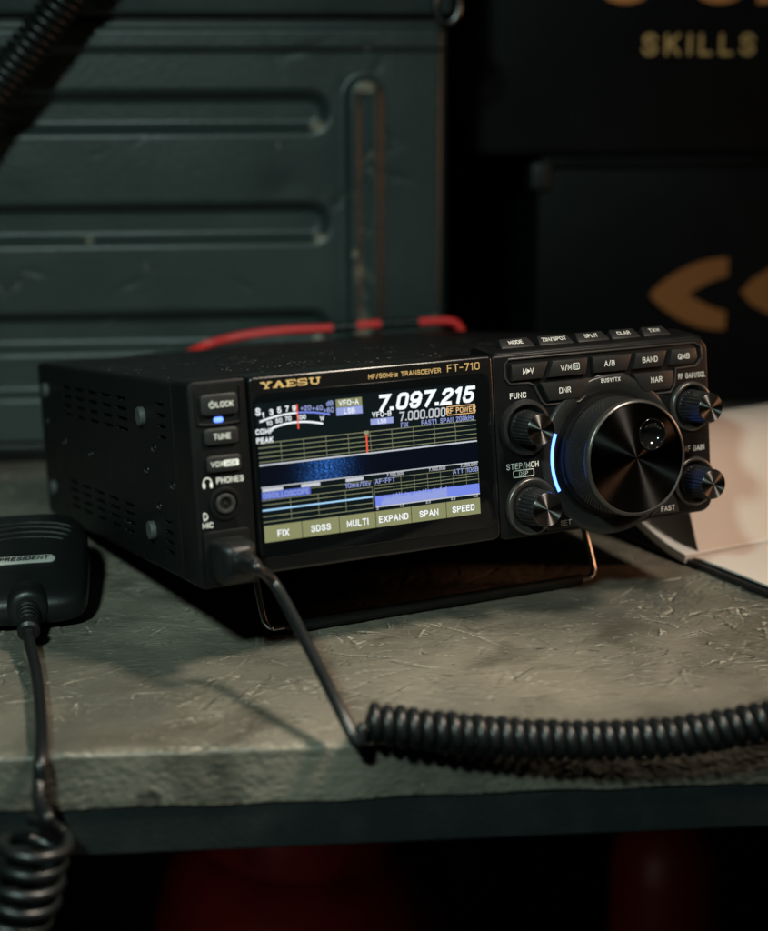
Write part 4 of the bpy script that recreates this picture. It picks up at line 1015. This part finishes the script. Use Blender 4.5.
bm = bmesh.new(); prism(bm, rrect(-518, 25, 254.0, 259.5, 0.5), 3, 198); o = obj('lid_seal', bm, 'rubber_black', case); o.location = (0.14, 0, 0)
bm = bmesh.new(); prism(bm, rrect(-515, 22, 0, 14.5, 0.5), -4, 195, 1, 1); o = obj('foot_skid', bm, 'rubber_black', case); o.location = (0.14, 0, 0)
bm = bmesh.new(); tube(bm, [Vector((25 + 7 * math.cos(R(a)), -7, 265 + 11 * math.sin(R(a)))) * MM for a in range(0, 360, 20)], 2.2, 10, closed=True)
o = obj('latch_ring', bm, 'dark_steel', case, smooth=180); o.location = (0.14, 0, 0)

# ================================================================== black boxes at the back right
def printed(parent, me, m, x, z, y, name):
    o = link(name, me, m, parent, smooth=0); o.location = (x, y, z); return o


boxA = thing('black_box', 'black box with orange crescent emblem standing on the bench behind the radio', 'box', (0.28, 0.44, 0.0))
bm = bmesh.new(); prism(bm, rrect(-178, 220, 0.4, 170, 5, 4), 0, 240, 4, 4, 3); obj('box_body', bm, 'box_black', boxA)
bm = bmesh.new(); prism(bm, rrect(-176, 220, 164, 172.5, 3, 3), -4, 242, 2.5, 2, 3); obj('box_rim', bm, 'box_black', boxA)
bm = bmesh.new(); prism(bm, rrect(-182, -170, 150, 168, 2, 2), -6, 20, 1.5, 1.5); obj('corner_guard', bm, 'rail_black', boxA)


def emblem(c0, flip=False):
    """pointed crescent: outer leaf with a slimmer leaf cut from its open side"""
    o_ = [(0, 0)] + [(54 * t, 25 * math.sin(math.pi / 2 * t ** 0.8)) for t in np.linspace(0.06, 1, 14)]
    in_ = [(54, 12)] + [(54 - 27 * t, 12 * (1 - t ** 1.5)) for t in np.linspace(0.1, 1, 12)]
    up = o_ + in_
    pts = up + [(x, -z) for x, z in up[::-1][1:-1]]
    b_ = bmesh.new(); prism(b_, [(x if not flip else -x, z) for x, z in pts][::(-1 if not flip else 1)], 0, 0.3); return b_


y_ = 0.4397
bm = emblem(0); e1 = obj('emblem', bm, 'print_orange', boxA, smooth=0); pt = P(650, 295, y=y_); e1.location = (pt.x - 0.28, -0.0002, pt.z)
bm = bmesh.new(); prism(bm, [(0, 0), (8, 9), (22, 17), (40, 20), (40, -20), (22, -16), (8, -9)][::-1], 0, 0.3)
e2 = obj('emblem', bm, 'print_orange', boxA, smooth=0); pt = P(741, 292, y=y_); e2.location = (pt.x - 0.28, -0.0002, pt.z)

boxB = thing('black_box', 'black box lettered SKILLS in gold, stacked on the box with the emblem', 'box', (0.28, 0.43, 0.1727))
bm = bmesh.new(); prism(bm, rrect(-226, 240, 0, 260, 5, 4), 0, 250, 4, 4, 3); obj('box_body', bm, 'box_black', boxB)
pt = P(699, 44.5, y=0.43)
tm = text_mesh('SKILLS', 12.6, wt=0.17, xs=1.05, space=2.55); o = link('lettering', tm, 'print_gold', boxB, smooth=0); o.location = (pt.x - 0.28, -0.00025, pt.z - 0.1727)
for x0, x1 in ((600, 650), (694, 744), (757, 800)):
    a, b = P(x0, 4, y=0.43), P(x1, 4, y=0.43); wd = (b.x - a.x) * 1000 / 2
    bm = bmesh.new(); n_ = 20; th = 8.0
    arc = [R(180 + 180 * q / n_) for q in range(n_ + 1)]
    if x0 == 757: pts = [(-wd, -wd * 0.6), (wd, -wd * 0.6), (wd, 30), (-wd, 30)]
    else: pts = [(-wd, 30)] + [(wd * math.cos(t), wd * 0.6 * math.sin(t)) for t in arc] + [(wd, 30), (wd - th, 30)] + [((wd - th) * math.cos(t), (wd * 0.6 - th * 0.8) * math.sin(t)) for t in arc[::-1]] + [(-wd + th, 30)]
    prism(bm, pts, 0, 0.3); o = obj('lettering', bm, 'print_bright', boxB, smooth=0)
    o.location = ((a.x + b.x) / 2 - 0.28, -0.0003, a.z - 0.1727 + wd * 0.6 * MM)

# ================================================================== power leads behind the radio
def cable(name, pts, r_, m, label, cat='cable', group=None):
    bm = bmesh.new(); tube(bm, spline(pts, 14), r_, 12); o0 = Vector(pts[0]); bm.transform(Matrix.Translation(-o0))
    o = obj(name, bm, m, smooth=180); o.location = o0; return tag(o, label, cat, group)


yr = 0.296
pts = [RM @ (Vector((60, 246, 36)) * MM), RM @ (Vector((40, 262, 38)) * MM), P(172, 368, y=yr - 0.03), P(200, 348, y=yr), P(235, 337.5, y=yr), P(280, 331, y=yr), P(333, 328, y=yr), P(372, 324.5, y=yr), P(415, 322.5, y=yr), P(441, 321, y=yr), P(454, 322.5, y=yr), P(461, 331, y=yr), P(466, 352, y=yr), P(474, 400, y=yr + 0.01), P(480, 437, y=yr + 0.02)]
red = cable('power_cable', pts, 2.5, 'red_sheath', 'red cable with black sections looping behind the radio')
for x0, x1 in ((333, 357), (381, 419)):  # black sections cover the stretches where no red shows
    seg = [P(x, 328 - (x - 333) * 0.068, y=yr) for x in np.linspace(x0, x1, 8)]
    bm = bmesh.new(); tube(bm, seg, 3.0, 12, rf=lambda i: 3.0 + 0.12 * math.sin(i * 2.1)); bm.transform(Matrix.Translation(-red.location)); obj('black_section', bm, 'cord_black', red, smooth=60)

# ================================================================== cord hanging at the upper left
yh = 0.291
pts = [Vector((-0.02, 0.40, 0.3425)), Vector((-0.05, 0.36, 0.3425)), Vector((-0.085, 0.322, 0.342)), P(136, -92, y=yh), P(100, -44, y=yh), P(66, -2, y=yh), P(34, 40, y=yh), P(0, 84, y=yh), P(-42, 140, y=yh - 0.006), P(-90, 230, y=yh - 0.012), P(-125, 340, y=yh - 0.014), P(-145, 430, y=yh - 0.02), P(-165, 478, z=0.0118), P(-230, 500, z=0.0118)]
hc = coil(spline(pts, 12), 5.0, 9.0, 14, wob=0.02)
bm = bmesh.new(); tube(bm, hc, 2.35, 8); o0 = hc[0].copy(); bm.transform(Matrix.Translation(-o0))
o = obj('coiled_cord', bm, 'cord_black', smooth=180); o.location = o0
tag(o, 'coiled black cord hanging down in front of the green metal case', 'cord')

# ================================================================== open book at the right
book = thing('open_book', 'open book with black cover and one white leaf standing up beside the radio', 'book', P(697, 563, z=0.0) , (0, 0, R(24)))
# local frame: x along the gutter, y away from the camera
bm = bmesh.new(); prism(bm, rrect(-6, 214, -150, 152, 3, 3), -2.6, -0.3, 0.5, 0.5)
bm.transform(Matrix.Rotation(R(-90), 4, 'X') @ Matrix.Identity(4)); bm.transform(Matrix.Translation((0, 0, 0)))
obj('cover', bm, 'cover_black', book)


def sheet(name, prof, x0, x1, m, th, skew=0.0):
    """leaf or block: profile of (y, z) with thickness th downward, swept along x"""
    b_ = bmesh.new(); P2 = [Vector(p) for p in prof]; top = []; bot = []
    for q in range(len(P2)):
        t = (P2[min(q + 1, len(P2) - 1)] - P2[max(q - 1, 0)]).normalized(); nn = Vector((-t.y, t.x))
        top.append(P2[q]); bot.append(P2[q] - nn * th)
    ring = top + bot[::-1]; rows_ = []
    nX = 12
    for q in range(nX + 1):
        x = x0 + (x1 - x0) * q / nX
        rows_.append([b_.verts.new(((x + skew * (v_.y)) * MM, v_.x * MM, (v_.y + 0.6 * math.sin(x * 0.05) * min(1, v_.y / 30)) * MM)) for v_ in ring])
    for a, b in zip(rows_, rows_[1:]):
        for q in range(len(ring)): b_.faces.new((a[q], a[(q + 1) % len(ring)], b[(q + 1) % len(ring)], b[q]))
    b_.faces.new(rows_[0]); b_.faces.new(rows_[-1][::-1]); return obj(name, b_, m, book, smooth=60)


def curve2(pts, n=10): return [(p.x, p.y) for p in spline([Vector((a, b, 0)) for a, b in pts], n)]


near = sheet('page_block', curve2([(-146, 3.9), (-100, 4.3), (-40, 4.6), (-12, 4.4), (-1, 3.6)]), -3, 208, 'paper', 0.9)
far = sheet('page_block', curve2([(0, 5.0), (14, 7.0), (34, 13), (54, 22), (72, 33), (88, 44)]), -7, 204, 'paper_edge', 4.2)
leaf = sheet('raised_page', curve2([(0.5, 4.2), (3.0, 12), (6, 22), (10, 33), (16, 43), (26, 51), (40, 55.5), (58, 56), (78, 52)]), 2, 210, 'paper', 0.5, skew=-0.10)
for q in range(9):
    bm = bmesh.new(); yy = -22 - 7 * q; ln_ = random.uniform(70, 150)
    prism(bm, [(60, 0), (60 + ln_, 0), (60 + ln_, 1.3), (60, 1.3)], -0.05, 0.05); bm.transform(Matrix.Rotation(R(-90), 4, 'X'))
    obj('print_line', bm, 'paper_ink', near, smooth=0, loc=(0, yy, 4.68 if q < 4 else 4.6))

# ================================================================== red bottles on the floor under the bench
def bottle(name, loc, prof, m, label, collar=None, group=None):
    t = thing(name, label, 'cylinder', loc)
    up = Matrix.Rotation(R(-90), 4, 'X')
    bm = bmesh.new(); lathe(bm, [(r_, -z) for r_, z in prof], n=64); bm.transform(up); obj('body', bm, m, t, smooth=50)
    if collar:
        r_, z0, z1 = collar
        bm = bmesh.new(); lathe(bm, [(r_, -z0), (r_ + 1, -z1 + 3), (r_, -z1), (r_ - 4, -z1), (r_ - 5, -z1 + 3), (r_ - 5, -z0)], n=64, cap=False); bm.transform(up); obj('collar', bm, m, t, smooth=50)
        bm = bmesh.new(); lathe(bm, [(11, -z0 + 25), (11, -z0 - 15), (15, -z0 - 17), (15, -z0 - 34), (8, -z0 - 36), (0.01, -z0 - 36)], n=20); bm.transform(up); obj('valve', bm, 'dark_steel', t)
    return t


bottle('gas_bottle', (-0.062, 0.36, -0.75), [(80, 0), (96, 4), (104, 20), (106, 40), (106, 390), (104, 420), (97, 446), (82, 468), (60, 482), (0.01, 488)], 'red_paint', 'wide red bottle standing on the floor under the bench', collar=(70, 474, 530))
bottle('fire_extinguisher', (0.195, 0.37, -0.75), [(36, 0), (40, 4), (42, 12), (42, 430), (39, 452), (28, 470), (14, 478), (14, 500), (0.01, 502)], 'red_dull', 'slim dull red cylinder standing on the floor beside the wide red bottle')
